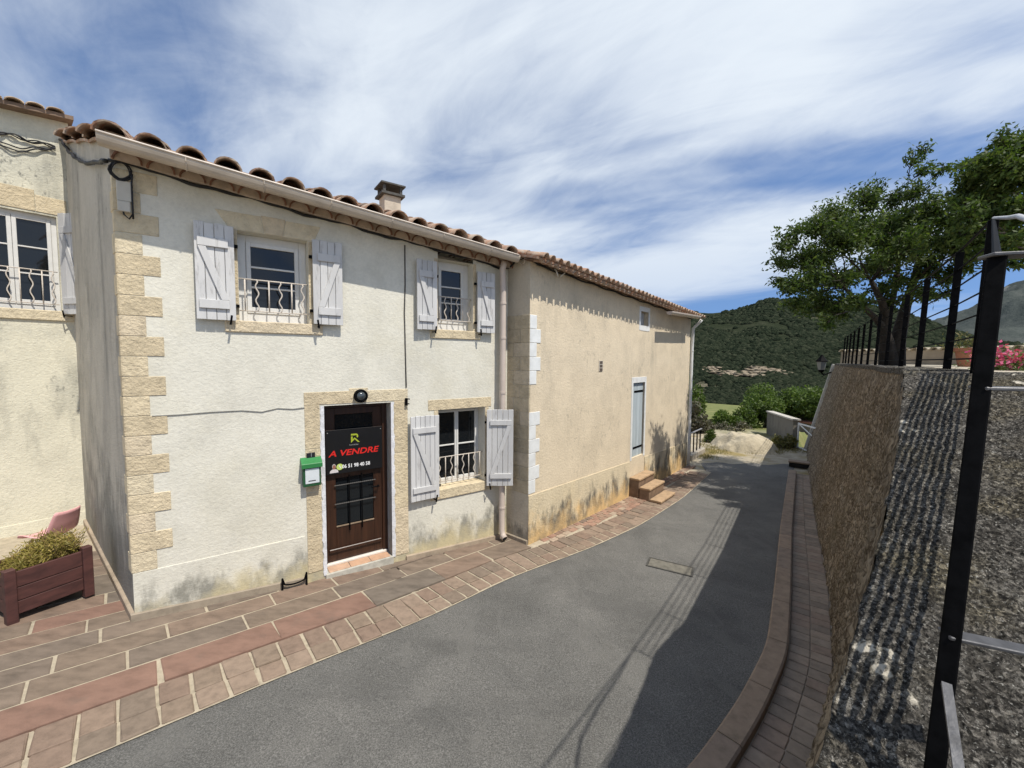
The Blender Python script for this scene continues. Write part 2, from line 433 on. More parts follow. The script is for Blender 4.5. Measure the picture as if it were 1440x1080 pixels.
MT['slab'] = palette('paving_sandstone', [(.180, .137, .103), (.195, .142, .107), (.165, .130, .102), (.200, .142, .106), (.185, .143, .110), (.155, .128, .103)], .82, .26, 6, .4, 40, .006, (.7, 1.5, 1), ((.125, .10, .08), 3.2, .6))
MT['slabred'] = palette('paving_sandstone_red', [(.212, .128, .096), (.222, .138, .102)], .82, .2, 6, .4, 40, .006, (.7, 1.5, 1), ((.14, .105, .085), 3.2, .6))
MT['cobble'] = palette('cobble_stone', [(.215, .162, .120), (.235, .172, .128), (.19, .147, .112), (.25, .187, .14), (.21, .150, .113)], .85, .2, 12, .6, 60, .008)
MT['brick'] = palette('paving_brick', [(.28, .19, .138), (.32, .228, .168), (.235, .155, .113), (.32, .20, .145), (.19, .14, .108), (.36, .28, .21), (.28, .17, .123)], .88, .2, 12, .5, 60, .006)
MT['pathbrick'] = palette('path_brick', [(.25, .200, .155), (.28, .225, .175), (.215, .172, .135), (.30, .235, .18), (.26, .195, .15)], .88, .2, 10, .5, 60, .006)
MT['kerb'] = palette('kerb_stone', [(.26, .195, .142), (.285, .212, .155), (.235, .18, .138)], .85, .22, 9, .6, 50, .008)
# ================================================================== plan geometry
azA, azB = .955, .72
dA = Vector((math.sin(azA), math.cos(azA), 0)); nA = Vector((math.cos(azA), -math.sin(azA), 0))
dB = Vector((math.sin(azB), math.cos(azB), 0)); nB = Vector((math.cos(azB), -math.sin(azB), 0))
P1 = on_Y(190, 876, 4.27)
FA = Fr(P1, dA, nA)
AE = on_plane(712, 755, P1, nA)                      # where the white house meets the barn
LA = (AE - P1).dot(dA)
P2 = on_plane(742, 771, AE, dB)
FB = Fr(P2, dB, nB)
azR = -.90                                            # side wall of the white house
dR = Vector((math.sin(azR), math.cos(azR), 0)); nR = Vector((-math.cos(azR), math.sin(azR), 0))
FS = Fr(P1, dR, nR)
LR = 4.05
KN = FS.w(LR, 0, 0)
azN = .671
dN = Vector((math.sin(azN), math.cos(azN), 0)); nN = Vector((math.cos(azN), -math.sin(azN), 0))
FN = Fr(KN, dN, nN)                                   # neighbour's facade runs to negative u

class Poly:
    def __init__(s, pts):
        s.p = [Vector((p[0], p[1], 0)) for p in pts]; s.l = [0]
        for a, b in zip(s.p, s.p[1:]): s.l.append(s.l[-1] + (b - a).length)
        s.L = s.l[-1]
    def at(s, t):
        t = min(max(t, 0), s.L - 1e-6)
        for i in range(len(s.p) - 1):
            if t <= s.l[i + 1]: break
        k = (t - s.l[i]) / (s.l[i + 1] - s.l[i]); return s.p[i].lerp(s.p[i + 1], k)
    def tan(s, t, h=.12): return (s.at(t + h) - s.at(t - h)).normalized()
    def smooth(s, n=80, it=6):
        q = [s.at(s.L * i / n) for i in range(n + 1)]
        for _ in range(it):
            q = [q[0]] + [(q[i - 1] + q[i] * 2 + q[i + 1]) / 4 for i in range(1, n)] + [q[-1]]
        return Poly(q)
    def offset(s, d):   # to the right of travel
        out = []
        for i, p in enumerate(s.p):
            a = s.p[max(i - 1, 0)]; b = s.p[min(i + 1, len(s.p) - 1)]; t = (b - a).normalized()
            out.append(p + Vector((t.y, -t.x, 0)) * d)
        return Poly(out)
def near_on(poly, p, n=300):
    if not hasattr(poly, 'smp'): poly.smp = np.array([tuple(poly.at(poly.L * i / 400)) for i in range(401)])
    d = (poly.smp[:, 0] - p.x) ** 2 + (poly.smp[:, 1] - p.y) ** 2
    return Vector(poly.smp[int(d.argmin())])
def gmat(x, y, ang, z, sc=(1, 1, 1), tilt=0.0):
    """frame lying on the sloping street: local x along heading ang (azimuth), y to its left"""
    ex = Vector((math.sin(ang), math.cos(ang), 0)); ey = Vector((-math.cos(ang), math.sin(ang), 0)); h = .1
    ex = (ex * h + Vector((0, 0, gz(x + ex.x * h, y + ex.y * h) - gz(x, y)))).normalized()
    ey = (ey * h + Vector((0, 0, gz(x + ey.x * h, y + ey.y * h) - gz(x, y)))).normalized()
    ez = ex.cross(ey).normalized()
    if tilt: ey = (ey + ez * tilt).normalized(); ez = ex.cross(ey).normalized()
    m = Matrix.Identity(4)
    for i in range(3):
        m[i][0] = ex[i] * sc[0]; m[i][1] = ey[i] * sc[1]; m[i][2] = ez[i] * sc[2]
    m[0][3] = x; m[1][3] = y; m[2][3] = z; return m
def az_of(v): return math.atan2(v.x, v.y)

# ================================================================== ground and road
def sst(a, b, x):
    t = np.clip((x - a) / (b - a), 0, 1); return t * t * (3 - 2 * t)
def HG(x, y):
    x = np.asarray(x, float); y = np.asarray(y, float)
    s = x * SD.x + y * SD.y; t = x * SD.y - y * SD.x
    sc = np.clip(s, -8, 13.6)
    g = .095 - .0616 * (sc - .505) + .00286 * (sc - .505) * (sc - 5.3)
    drop = sst(21.5, 75, s) * 9.5 + sst(60, 330, s) * 14
    yard = 2.2 * sst(19.5, 27, s) * sst(-3.3, -2.1, t) * (1 - sst(50, 70, s))
    return g - .05 - drop - yard + (fbm(x * .7, y * .7, 4, 3) - .5) * .5 * sst(19, 30, s)
def hit_ground(x, y):
    d = ray(x, y); t = np.geomspace(2, 900, 1500)
    Q = np.array(CAM)[None] + np.array(d)[None] * t[:, None]
    k = np.nonzero(Q[:, 2] < HG(Q[:, 0], Q[:, 1]))[0]
    return Vector(Q[k[0]]) if len(k) else CAM + d * 300
def ground_mat():
    m, t, b, o = nodes_of('ground_earth')
    sz = SEPZ(t)
    sdir = MATH(t, 'ADD', MATH(t, 'MULTIPLY', sz[0], SD.x), MATH(t, 'MULTIPLY', sz[1], SD.y))
    n = NZ(t, 3, 8, .65); grav = RAMP(t, n, [(.3, (.30, .26, .195)), (.5, (.40, .35, .265)), (.7, (.47, .42, .33))])
    grav = MIX(t, RAMP(t, NZ(t, .8, 7, .6), [(.50, 0), (.62, .9)]), grav, (.26, .205, .085))
    fld = RAMP(t, NZ(t, .35, 8, .7), [(.3, (.085, .11, .036)), (.5, (.15, .165, .06)), (.7, (.23, .21, .095))])
    mr_ = t.nodes.new('ShaderNodeMapRange'); t.links.new(MATH(t, 'ADD', sdir, MATH(t, 'MULTIPLY', NZ(t, .5, 5), 5)), mr_.inputs[0])
    mr_.inputs[1].default_value = 23; mr_.inputs[2].default_value = 27
    t.links.new(MIX(t, mr_.outputs[0], grav, fld), b.inputs['Base Color']); b.inputs['Roughness'].default_value = .95
    b.inputs['Specular IOR Level'].default_value = .1
    BUMP(t, b, NZ(t, 40, 6, .7), .9, .03); return m
MT['ground'] = ground_mat()
gx = np.concatenate([-np.geomspace(12, 900, 30)[::-1], np.arange(-11, 30, .5), np.geomspace(30.5, 900, 40)])
gy = np.concatenate([-np.geomspace(4, 300, 14)[::-1], np.arange(-3, 40, .5), np.geomspace(41, 1000, 50)])
X, Y = np.meshgrid(gx, gy)
go = np_mesh('ground', np.stack([X.ravel(), Y.ravel(), HG(X, Y).ravel()], 1), grid_faces(len(gx), len(gy)), MT['ground'], smooth=True)
struct(go)

RE = Poly([(-7.6, -1.9), (-5.2, .55)] + [tuple(on_g(*q)[:2]) for q in [(85, 1080), (240, 1015), (420, 940), (600, 868), (720, 810), (830, 770), (900, 738), (960, 700), (1000, 664)]]).smooth(110, 5)
KO = Poly([(-2.2, .2), (.4, 2.15)] + [tuple(on_g(x, y, .10)[:2]) for x, y in [(968, 1078), (1037, 983), (1078, 905), (1089, 820), (1097, 740), (1109, 660)]]).smooth(110, 4)
FT_px = [(1150, 1080), (1172, 940), (1165, 830), (1148, 740), (1140, 690), (1135, 640)]
FOOT = [on_g(*q) for q in FT_px]
mb = MB(); n = 90; vs = []
nu = 14
for i in range(n + 1):
    a = RE.offset(-.06).at(RE.L * i / n) if False else RE.at(RE.L * i / n); b = KO.at(KO.L * i / n)
    d = (b - a).normalized(); a = a - d * .12; b = b + d * .06
    for j in range(nu + 1):
        p = a.lerp(b, j / nu); k = j / nu
        vs.append((p.x, p.y, gz(p.x, p.y) - .022 + .018 * 4 * k * (1 - k)))
endA = Vector(vs[-nu - 1]); endB = Vector(vs[-1])
for i in range(1, 7):     # flared end of the asphalt
    for j in range(nu + 1):
        p = endA.lerp(endB, j / nu) + SD * (.30 * i * (1 - .10 * math.cos(j * 1.3))) - Vector((.1 * i, -.05 * i, 0)) * (1 - j / nu) * 1.0
        vs.append((p.x, p.y, gz(p.x, p.y) - .02 - .006 * i))
road = np_mesh('road', vs, grid_faces(nu + 1, n + 7), MT['asphalt'], smooth=True)
struct(road)

# ================================================================== left pavement: sandstone slabs, cobble border, brick strip
def pave_bed(name, fn, nu, nv, mat):
    V = [fn(i / (nu - 1), j / (nv - 1)) for j in range(nv) for i in range(nu)]
    return struct(np_mesh(name, V, grid_faces(nu, nv), mat))
def bedfn(i, j):
    p = RE.at(RE.L * j); t = RE.tan(RE.L * j); q = p + Vector((-t.y, t.x, 0)) * (i * 9.5 if j < .48 else i * (1.2))
    return (q.x, q.y, gz(q.x, q.y) - .010 + (.031 if i * (9.5 if j < .48 else 1.2) > .56 else .012 * min(1, i * 16)))
bed = pave_bed('pavement', bedfn, 90, 160, MT['mortar'])
SLAB_IN = RE.offset(-.545)
D0 = on_g(0, 1040); D1 = on_g(738, 770)
azD = az_of(D1 - D0); FD = Fr(D0, (math.sin(azD), math.cos(azD), 0), (math.cos(azD), -math.sin(azD), 0))

def clip(poly, p0, nrm):
    """keep the side where (p-p0).nrm >= 0"""
    out = []
    for i, a in enumerate(poly):
        b = poly[(i + 1) % len(poly)]; da = (a - p0).dot(nrm); db = (b - p0).dot(nrm)
        if da >= 0: out.append(a)
        if (da >= 0) != (db >= 0): out.append(a.lerp(b, da / (da - db)))
    return out
P1f = Vector((P1.x, P1.y, 0))
def in_house(p):
    r = p - P1f; return r.dot(nA) < 0 and r.dot(nR) < 0
def slab(poly, top, mat):
    if len(poly) < 3: return
    ar = sum((poly[i].x * poly[(i + 1) % len(poly)].y - poly[(i + 1) % len(poly)].x * poly[i].y) for i in range(len(poly))) / 2
    if abs(ar) < .006: return
    if ar < 0: poly = poly[::-1]
    c = sum(poly, Vector()) / len(poly)
    n = len(poly)
    def ring(k, z): return [Vector((c.x + (p.x - c.x) * k, c.y + (p.y - c.y) * k, gz(p.x, p.y) + z)) for p in poly]
    sh = .012 / max(.1, math.sqrt(abs(ar)))
    R_ = [ring(1, -.03), ring(1, top - .006), ring(1 - sh, top)]
    vs = R_[0] + R_[1] + R_[2]; fs = [tuple(range(2 * n, 3 * n))]
    for r in (0, 1): fs += [(r * n + i, r * n + (i + 1) % n, (r + 1) * n + (i + 1) % n, (r + 1) * n + i) for i in range(n)]
    MB().add(vs, fs).build('paving_slab', mat, bed)
rows = [.01, -.345, -.675, -.985, -1.285, -1.575, -1.87, -2.17, -2.48, -2.8, -3.12, -3.45, -3.8]
rng = random.Random(5)
for r in range(len(rows) - 1):
    v1, v0 = rows[r], rows[r + 1]
    u = -4.6 + rng.random() * .5
    if r == 0: u = -3.98
    while u < 5.4:
        L = rng.uniform(.62, 1.02) if r else rng.uniform(.92, 1.05)
        ga = .0115
        def P(uu, vv): q = FD.w(uu, vv, 0); return Vector((q.x, q.y, 0))
        # the rows follow the cobble line
        poly = [P(u + ga, v0 + ga * 1.15), P(u + L - ga, v0 + ga * 1.15), P(u + L - ga, v1 - ga * 1.15), P(u + ga, v1 - ga * 1.15)]
        poly = [p + Vector((rng.uniform(-1, 1), rng.uniform(-1, 1), 0)) * .004 for p in poly]
        c = sum(poly, Vector()) / 4
        u += L
        ins = [in_house(p) for p in poly]
        if all(ins): continue
        if any(ins):
            if (c - P1f).dot(dA) > .1: poly = clip(poly, P1f - nA * .02, nA)
            elif (c - P1f).dot(nR) > -.5 and (c - P1f).dot(dR) > .35: poly = clip(poly, P1f - nR * .02, nR)
        poly = clip(poly, Vector((AE.x, AE.y, 0)) , -dB) if c.y > 6.0 and c.x > -1.2 else poly
        # keep off the neighbour's wall
        poly = clip(poly, Vector((KN.x, KN.y, 0)), nN)
        if r == 0 and len(poly) >= 3:      # the front row follows the cobble curve
            poly = [(near_on(SLAB_IN, p) if abs((p - FD.o).dot(FD.n) - v1) < .05 else p) for p in poly]
        if len(poly) >= 3 and -9 < c.x < 1 and c.y > .2:
            slab(poly, .030 + rng.uniform(-.003, .003), MT['slabred'] if (r == 0 and c.x < -1.9) or rng.random() < .02 else MT['slab'])

cob = MB().bx(-.5, .5, -.5, .5, -.5, .5)
def stone_mesh(name, dims, mat, bev, jit, seed, seg=2):
    me = MB().bx(-dims[0] / 2, dims[0] / 2, -dims[1] / 2, dims[1] / 2, -dims[2], 0).mesh(name, mat, False, bev, seg)
    r = random.Random(seed)
    for v in me.vertices:
        v.co += Vector((r.uniform(-1, 1), r.uniform(-1, 1), r.uniform(-1, 1) * .5)) * jit
    return me
cobs = [stone_mesh('cobble', (.212, .285, .09), MT['cobble'], .012, .005, k) for k in range(5)]
cobs2 = [stone_mesh('cobble', (.212, .225, .09), MT['cobble'], .012, .005, k + 9) for k in range(5)]
t = .3
while t < RE.L - .25:
    for row, off in ((0, -.392), (1, -.130)):
        p = RE.at(t); tg = RE.tan(t); q = p + Vector((-tg.y, tg.x, 0)) * (-off)
        a = az_of(tg) + rng.uniform(-.035, .035)
        lv = .004 if row == 0 else -.003
        link('cobble', rng.choice(cobs2 if row else cobs), bed, gmat(q.x, q.y, a, gz(q.x, q.y) + lv + .012 + rng.uniform(-.003, .004), (rng.uniform(.9, 1.06), rng.uniform(.95, 1.05), 1), .035 if row else .0))
    t += .232
# brick strip before the barn
bricks = [stone_mesh('paving_brick', (.205, .098, .06), MT['brick'], .007, .003, k + 20, 1) for k in range(4)]
SB = P2.x * SD.x + P2.y * SD.y
for row in range(7):
    u = .40 + (.107 * row) % .214
    while u < 8.3:
        o = .075 + row * .108
        q = FB.w(u, o, 0)
        # distance to the road edge
        dd = (near_on(RE, q) - Vector((q.x, q.y, 0))).length
        if dd > .548 and not (4.05 < u < 5.2 and o < .95):
            link('paving_brick', rng.choice(bricks), bed, gmat(q.x, q.y, azB + rng.uniform(-.03, .03), gz(q.x, q.y) + .034 + rng.uniform(-.002, .003), (rng.uniform(.8, 1.02), 1, 1)))
        u += .214

# ================================================================== right side: kerb, brick path
KI = KO.offset(.20)
pathb = None
FT2 = Poly([FOOT[0] + (FOOT[0] - FOOT[1]).normalized() * 4.2] + FOOT).smooth(90, 2)
vs = []; n = 70
for i in range(n + 1):
    a = KO.offset(.1).at(KO.L * i / n); b = near_on(FT2, a) + (near_on(FT2, a) - a).normalized() * .25
    for j in range(4):
        p = a.lerp(b, j / 3); vs.append((p.x, p.y, gz(p.x, p.y) + .005))
pathb = struct(np_mesh('path', vs, grid_faces(4, n + 1), MT['mortard']))
t = .6; kk = 0
KOs = [1.15, .9, .72, .75, .8, .85, .9, 1.0]
while t < KO.L - .1:
    L = KOs[kk % len(KOs)] if t > 2.5 else 1.0
    L = min(L, KO.L - t); m_ = 6; ga = .006
    ins_, outs_ = [], []
    for i in range(m_ + 1):
        tt = t + ga + (L - 2 * ga) * i / m_; p = KO.at(tt); tg = KO.tan(tt); q = p + Vector((tg.y, -tg.x, 0)) * .20
        outs_.append(p); ins_.append(q)
    mb = MB(); vs = []
    for p, q in zip(outs_, ins_):
        zp = gz(p.x, p.y); d = (q - p).normalized(); b = .016
        vs += [(p.x, p.y, zp - .06), (p.x, p.y, zp + .10 - b), (p.x + d.x * b, p.y + d.y * b, zp + .10), (q.x - d.x * b, q.y - d.y * b, zp + .102), (q.x, q.y, zp + .102 - b), (q.x, q.y, zp - .06)]
    fs = []
    for i in range(m_):
        for k in range(5): fs.append((i * 6 + k, i * 6 + k + 1, (i + 1) * 6 + k + 1, (i + 1) * 6 + k))
    fs += [(5, 4, 3, 2, 1, 0), tuple(m_ * 6 + k for k in range(6))]
    MB().add(vs, [f[::-1] for f in fs]).build('kerb_stone', MT['kerb'], pathb)
    t += L; kk += 1
t = 1.6; cnt = 0
pbs = {}
while t < KO.L - .05 and cnt < 290:
    p = KO.at(t); tg = KO.tan(t); nr = Vector((tg.y, -tg.x, 0)); a = p + nr * .205; b = near_on(FT2, a)
    W = max(.22, (b - a).dot(nr)) - .0
    for c_ in (0, 1):
        w_ = W / 2 - .006
        q = a + nr * (W * (c_ * .5 + .25)); key = c_
        key = rng.randrange(4)
        if key not in pbs: pbs[key] = stone_mesh('path_brick', (.152, .20, .06), MT['pathbrick'], .006, .0025, 40 + key, 1)
        link('path_brick', pbs[key], pathb, gmat(q.x, q.y, az_of(tg) + rng.uniform(-.012, .012), gz(q.x, q.y) + .018 + rng.uniform(-.002, .002), (1, w_ / .20, 1))); cnt += 1
    t += .160

# manhole cover and the drain grate by the steps
c = on_g(942, 797); ax = (on_g(970, 802) - on_g(915, 789)); am = az_of(ax)
mh = thing('manhole_cover', c, 'rectangular grey cast cover set flush in the asphalt road', 'manhole cover')
Mm = gmat(c.x, c.y, am, gz(c.x, c.y) + .006)
def mbox(M, *a):
    me = MB().bx(*a); return MB().add([M @ Vector(v) for v in me.v], me.f)
castm = simple('cast_iron_grey', (.15, .14, .115), .8, .25, 12, .6, 60)
fr = MB()
for q in [(-.34, .34, -.17, -.145), (-.34, .34, .145, .17), (-.34, -.315, -.144, .144), (.315, .34, -.144, .144)]:
    b_ = mbox(Mm, q[0], q[1], q[2], q[3], -.03, .004); fr.add(b_.v, b_.f)
fr.build('frame', simple('cast_frame', (.07, .067, .06), .8, .2, 12, .5, 60), mh)
mbox(Mm, -.31, .31, -.14, .14, -.03, .0).build('lid', castm, mh)
rb = MB()
for i in range(9):
    b_ = mbox(Mm, -.27 + i * .06, -.235 + i * .06, -.11, .11, 0, .003); rb.add(b_.v, b_.f)
rb.build('raised_pattern', castm, mh)
# ================================================================== building helpers
def wall_holes(F, u0, u1, zb, ztop, holes, depth, seed=0, amp=.006, o=0.0, step=.22):
    """front face of a wall with openings and their reveals; ztop(u) is the wall head"""
    us = {u0, u1}; zs = {zb}
    for h in holes: us |= {h[0], h[1]}; zs |= {h[2], h[3]}
    zm = min(ztop(u0), ztop(u1)) - .02
    us = sorted(us); zs = sorted(zs) + [zm]
    def sub(a):
        out = []
        for p, q in zip(a, a[1:]):
            k = max(1, int((q - p) / step)); out += [p + (q - p) * i / k for i in range(k)]
        return out + [a[-1]]
    us = sub(us); zs = sub(sorted(set(zs)))
    rows = len(zs) + 1; mb = MB(); vs = []
    eu = [h[0] for h in holes] + [h[1] for h in holes] + [u0, u1]
    for j in range(rows):
        for u in us:
            z = zs[j] if j < len(zs) else ztop(u)
            edge = any(abs(u - h[0]) < 1e-6 or abs(u - h[1]) < 1e-6 or abs(z - h[2]) < 1e-6 or abs(z - h[3]) < 1e-6 for h in holes) or u in (u0, u1)
            dd = 0 if edge else (float(fbm(u * 1.7 + 9 * seed, z * 1.7, 3, seed)) - .5) * 2 * amp
            vs.append(F.w(u, o + dd, z))
    fs = []
    nu = len(us)
    for j in range(rows - 1):
        for i in range(nu - 1):
            uc = (us[i] + us[i + 1]) / 2; zc = (zs[j] + zs[j + 1]) / 2 if j < len(zs) - 1 else zm + .01
            if any(h[0] < uc < h[1] and h[2] < zc < h[3] for h in holes): continue
            a = j * nu + i; fs.append((a, a + 1, a + nu + 1, a + nu))
    mb.add(vs, fs)
    for h in holes:
        a, b, c, d = h[:4]; w = F.w; D = h[4] if len(h) > 4 else depth
        mb.add([w(a, o, c), w(a, o, d), w(a, o - D, d), w(a, o - D, c)], [(0, 1, 2, 3)])
        mb.add([w(b, o, c), w(b, o, d), w(b, o - D, d), w(b, o - D, c)], [(3, 2, 1, 0)])
        mb.add([w(a, o, d), w(b, o, d), w(b, o - D, d), w(a, o - D, d)], [(0, 1, 2, 3)])
        mb.add([w(a, o, c), w(b, o, c), w(b, o - D, c), w(a, o - D, c)], [(3, 2, 1, 0)])
    return mb

def canal_tile(name, mat, r0=.118, r1=.098, L=.43, th=.014, seg=9, flat=.92, seed=0):
    """half-round clay tile lying along -y from its wide front end at y=0"""
    vs = []; rr = random.Random(seed)
    for k, (y, r) in enumerate(((0, r0), (-L, r1))):
        for R in (r, r - th):
            for i in range(seg + 1):
                a = math.pi * i / seg; j = 1 + rr.uniform(-.02, .02)
                vs.append((math.cos(a) * R * j, y + rr.uniform(-.004, .004), math.sin(a) * R * flat * j))
    n = seg + 1; fs = []
    O0, I0, O1, I1 = 0, n, 2 * n, 3 * n
    for i in range(seg):
        fs += [(O0 + i, O0 + i + 1, O1 + i + 1, O1 + i), (I0 + i + 1, I0 + i, I1 + i, I1 + i + 1), (O0 + i + 1, O0 + i, I0 + i, I0 + i + 1), (O1 + i, O1 + i + 1, I1 + i + 1, I1 + i)]
    fs += [(O0, O1, I1, I0), (O0 + seg, I0 + seg, I1 + seg, O1 + seg)]
    me = MB().add(vs, fs).mesh(name, mat)
    me.polygons.foreach_set('use_smooth', [i % 4 < 2 for i in range(len(me.polygons))])
    return me
def frame_mat(p, ex, ey, ez):
    m = Matrix.Identity(4)
    for i in range(3): m[i][0] = ex[i]; m[i][1] = ey[i]; m[i][2] = ez[i]; m[i][3] = p[i]
    return m

def shutter(house, F, hinge_u, width, z0, z1, side, nplank=4, ang=0.0, brace='\\', o=.05, label=None):
    """boarded shutter; side=-1 opens to the left of its hinge, +1 to the right; ang swings the free edge out"""
    d = (F.d * side * math.cos(ang) + F.n * math.sin(ang)).normalized()
    nn = (F.n * math.cos(ang) - F.d * side * math.sin(ang)).normalized()
    S = Fr(F.w(hinge_u, o, 0), d, nn)
    def u(x): return x
    mb = MB()
    b0, b1 = .06, width - .03
    H = z1 - z0
    zb0, zb1, zt0, zt1 = z0 + H * .115, z0 + H * .205, z1 - H * .245, z1 - H * .155
    if H > 1.2: zb0, zb1, zt0, zt1 = z0 + H * .10, z0 + H * .165, z1 - H * .20, z1 - H * .135
    mb.fbox(S, b0, b1, .0265, .050, zb0, zb1); mb.fbox(S, b0, b1, .0265, .050, zt0, zt1)
    bw = .075
    if (brace == '\\') == (side < 0):      # top at the free edge
        q = [(b1 - .0, zt0), (b1 - bw, zt0), (b0 + .0, zb1), (b0 + bw, zb1)]
        q = [(b1, zt0 - .002), (b1 - bw, zt0 - .002), (b0, zb1 + .002), (b0 + bw, zb1 + .002)]
    else:
        q = [(b0, zt0 - .002), (b0 + bw, zt0 - .002), (b1, zb1 + .002), (b1 - bw, zb1 + .002)]
    mb.prism([S.w(a, .0265, z) for a, z in q], S.n * .021)
    sh = mb.build('shutter', MT['shutter'], house, bev=.003)
    if label: sh['label'] = label
    pw = width / nplank; rr = random.Random(int(hinge_u * 1000))
    for i in range(nplank):
        p = MB().fbox(S, i * pw + .0025, (i + 1) * pw - .0025, 0, .026 + rr.uniform(-.0015, .0015), z0 + rr.uniform(-.004, .004), z1 + rr.uniform(-.006, .006))
        p.build('plank', MT['shutter'], sh, bev=.003)
    for zc in ((zb0 + zb1) / 2, (zt0 + zt1) / 2): MB().fbox(S, -.035, .05, -.03, -.002, zc - .018, zc + .018).build('hinge', MT['iron'], sh)
    st = MB().bar(S.w(width * .16, -.05, z0 - .03), S.w(width * .16, .065, z0 - .025), .012, .012)
    st.bar(S.w(width * .16, .06, z0 - .055), S.w(width * .12, .064, z0 + .055), .022, .010, up=S.n)
    st.build('shutter_stop', MT['iron'], sh)
    return sh

def grille(house, F, u0, u1, z0, z1, o, n, mat, first_straight=True):
    g = MB().tube([F.w(u0, o, z0), F.w(u1, o, z0)], .008, 6).build('window_grille', mat, house, smooth=True)
    MB().tube([F.w(u0, o, z1), F.w(u1, o, z1)], .009, 6).build('rail', mat, g, smooth=True)
    for i in range(n):
        u = u0 + (u1 - u0) * (i + .5) / n
        if (i % 2 == 0) == first_straight: pts = [F.w(u, o, z0), F.w(u, o, z1)]
        else: pts = [F.w(u + .017 * math.sin(k / 16 * math.pi * 4.4) * (1 if k not in (0, 16) else 0), o, z0 + (z1 - z0) * k / 16) for k in range(17)]
        MB().tube(pts, .0085, 6).build('bar', mat, g, smooth=True)
    return g

def window(house, F, u0, u1, z0, z1, o, bars=2, sashes=1, fw=.055, mat=None, sw=.05):
    mat = mat or MT['frame']
    mb = MB()
    mb.fbox(F, u0, u0 + fw, o - .05, o, z0, z1).fbox(F, u1 - fw, u1, o - .05, o, z0, z1)
    mb.fbox(F, u0 + fw, u1 - fw, o - .05, o, z0, z0 + fw * 1.3).fbox(F, u0 + fw, u1 - fw, o - .05, o, z1 - fw, z1)
    w_ = mb.build('window', mat, house, bev=.004)
    a, b, c, d = u0 + fw, u1 - fw, z0 + fw * 1.3, z1 - fw
    W = (b - a) / sashes
    for s in range(sashes):
        p, q = a + W * s, a + W * (s + 1)
        mb = MB()
        mb.fbox(F, p + .002, p + sw, o - .045, o + .012, c, d).fbox(F, q - sw, q - .002, o - .045, o + .012, c, d)
        mb.fbox(F, p + sw, q - sw, o - .045, o + .012, c, c + sw * 1.5).fbox(F, p + sw, q - sw, o - .045, o + .012, d - sw, d)
        mb.build('sash', mat, w_, bev=.004)
        cc, dd = c + sw * 1.5, d - sw
        for k in range(bars):
            z = cc + (dd - cc) * (k + 1) / (bars + 1)
            MB().fbox(F, p + sw, q - sw, o - .03, o + .004, z - .011, z + .011).build('glazing_bar', mat, w_, bev=.003)
        for k in range(bars + 1):
            za = cc + (dd - cc) * k / (bars + 1); zb = cc + (dd - cc) * (k + 1) / (bars + 1)
            MB().fbox(F, p + sw - .004, q - sw + .004, o - .022, o - .016, za, zb).build('pane', MT['glass'], w_)
    return w_
def stone(house, F, u0, u1, z0, z1, o1=.007, mat=None, name='surround_stone', o0=-.03):
    return MB().fbox(F, u0 + .003, u1 - .003, o0, o1, z0 + .003, z1 - .003).build(name, mat or MT['quoin'], house, bev=.004)

# ================================================================== the white house
hA = thing('white_house', (P1.x, P1.y, gz(P1.x, P1.y)), 'white rendered village house with pale shutters, yellow corner stones and a brown door', 'house')
eL = FA.px(176, 231); eR = FA.px(705, 376)
def zeA(u): return eL[1] + (eR[1] - eL[1]) * (u - eL[0]) / (eR[0] - eL[0])
W1 = (1.045, 1.797, 3.435, 4.505)        # upper left window
W2 = (3.61, 4.235, 3.455, zeA(3.9) - .10)
W3 = (3.61, 4.47, .915, 2.195)
DR = (1.948, 2.852, .03, 2.362)
zb = gs(5.5) - .25
wallA = wall_holes(FA, 0, LA + .25, zb, zeA, [W1 + (.24,), W2 + (.24,), W3 + (.30,), DR + (.24,)], .24, 1)
wallA.build('front_wall', MT['renderA'], hA)
RS_ = .30
lipL = FA.px(154.2, 188.3, .46); lipR = FA.px(731.5, 358.7, .46)
def zlip(u): return lipL[1] + (lipR[1] - lipL[1]) * (u - lipL[0]) / (lipR[0] - lipL[0])
# side wall up to the verge
def zside(u):      # u back along the side wall
    q = FS.w(u, 0, 0) - FA.o; return zlip(q.dot(dA)) + .005 + RS_ * (.40 - q.dot(nA)) - .02
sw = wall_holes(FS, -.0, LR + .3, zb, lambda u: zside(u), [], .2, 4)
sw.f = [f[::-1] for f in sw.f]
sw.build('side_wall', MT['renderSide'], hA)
# closing body behind the facade so that nothing shows through
MB().add([FA.w(0, 0, zeA(0)), FA.w(LA + .25, 0, zeA(LA)), FA.w(LA + .25, -.3, zeA(LA)), FA.w(0, -.3, zeA(0))], [(0, 1, 2, 3)]).build('wall_head', MT['renderA'], hA)
for W_, dp in ((W1, .35), (W2, .35), (W3, .6), (DR, .5)):
    pass
MB().add([FA.w(0.1, -.9, -.5), FA.w(LA, -.9, -.5), FA.w(LA, -.9, 4.4), FA.w(0.1, -.9, 4.9)], [(0, 1, 2, 3)]).build('inner_wall', MT['dark'], hA)

# corner stones
z = .648; k = 0
while z < zeA(0) - .08:
    h = .2145; h = min(h, zeA(0) - z - .005)
    if h < .06: break
    L = .345 if k % 2 else .205
    Ls = .12 if k % 2 else .26
    mb = MB().fbox(FA, .0, L, -.03, .008, z + .003, z + h - .003)
    p = [FA.w(0, .008, z + .003), FS.w(0, .008, z + .003), FS.w(Ls * .6, .008, z + .003), FS.w(Ls * .6, -.03, z + .003), FA.w(.02, -.03, z + .003)]
    mb.prism(p, (0, 0, h - .006))
    mb.build('corner_stone', MT['quoin'], hA, bev=.004)
    z += h; k += 1
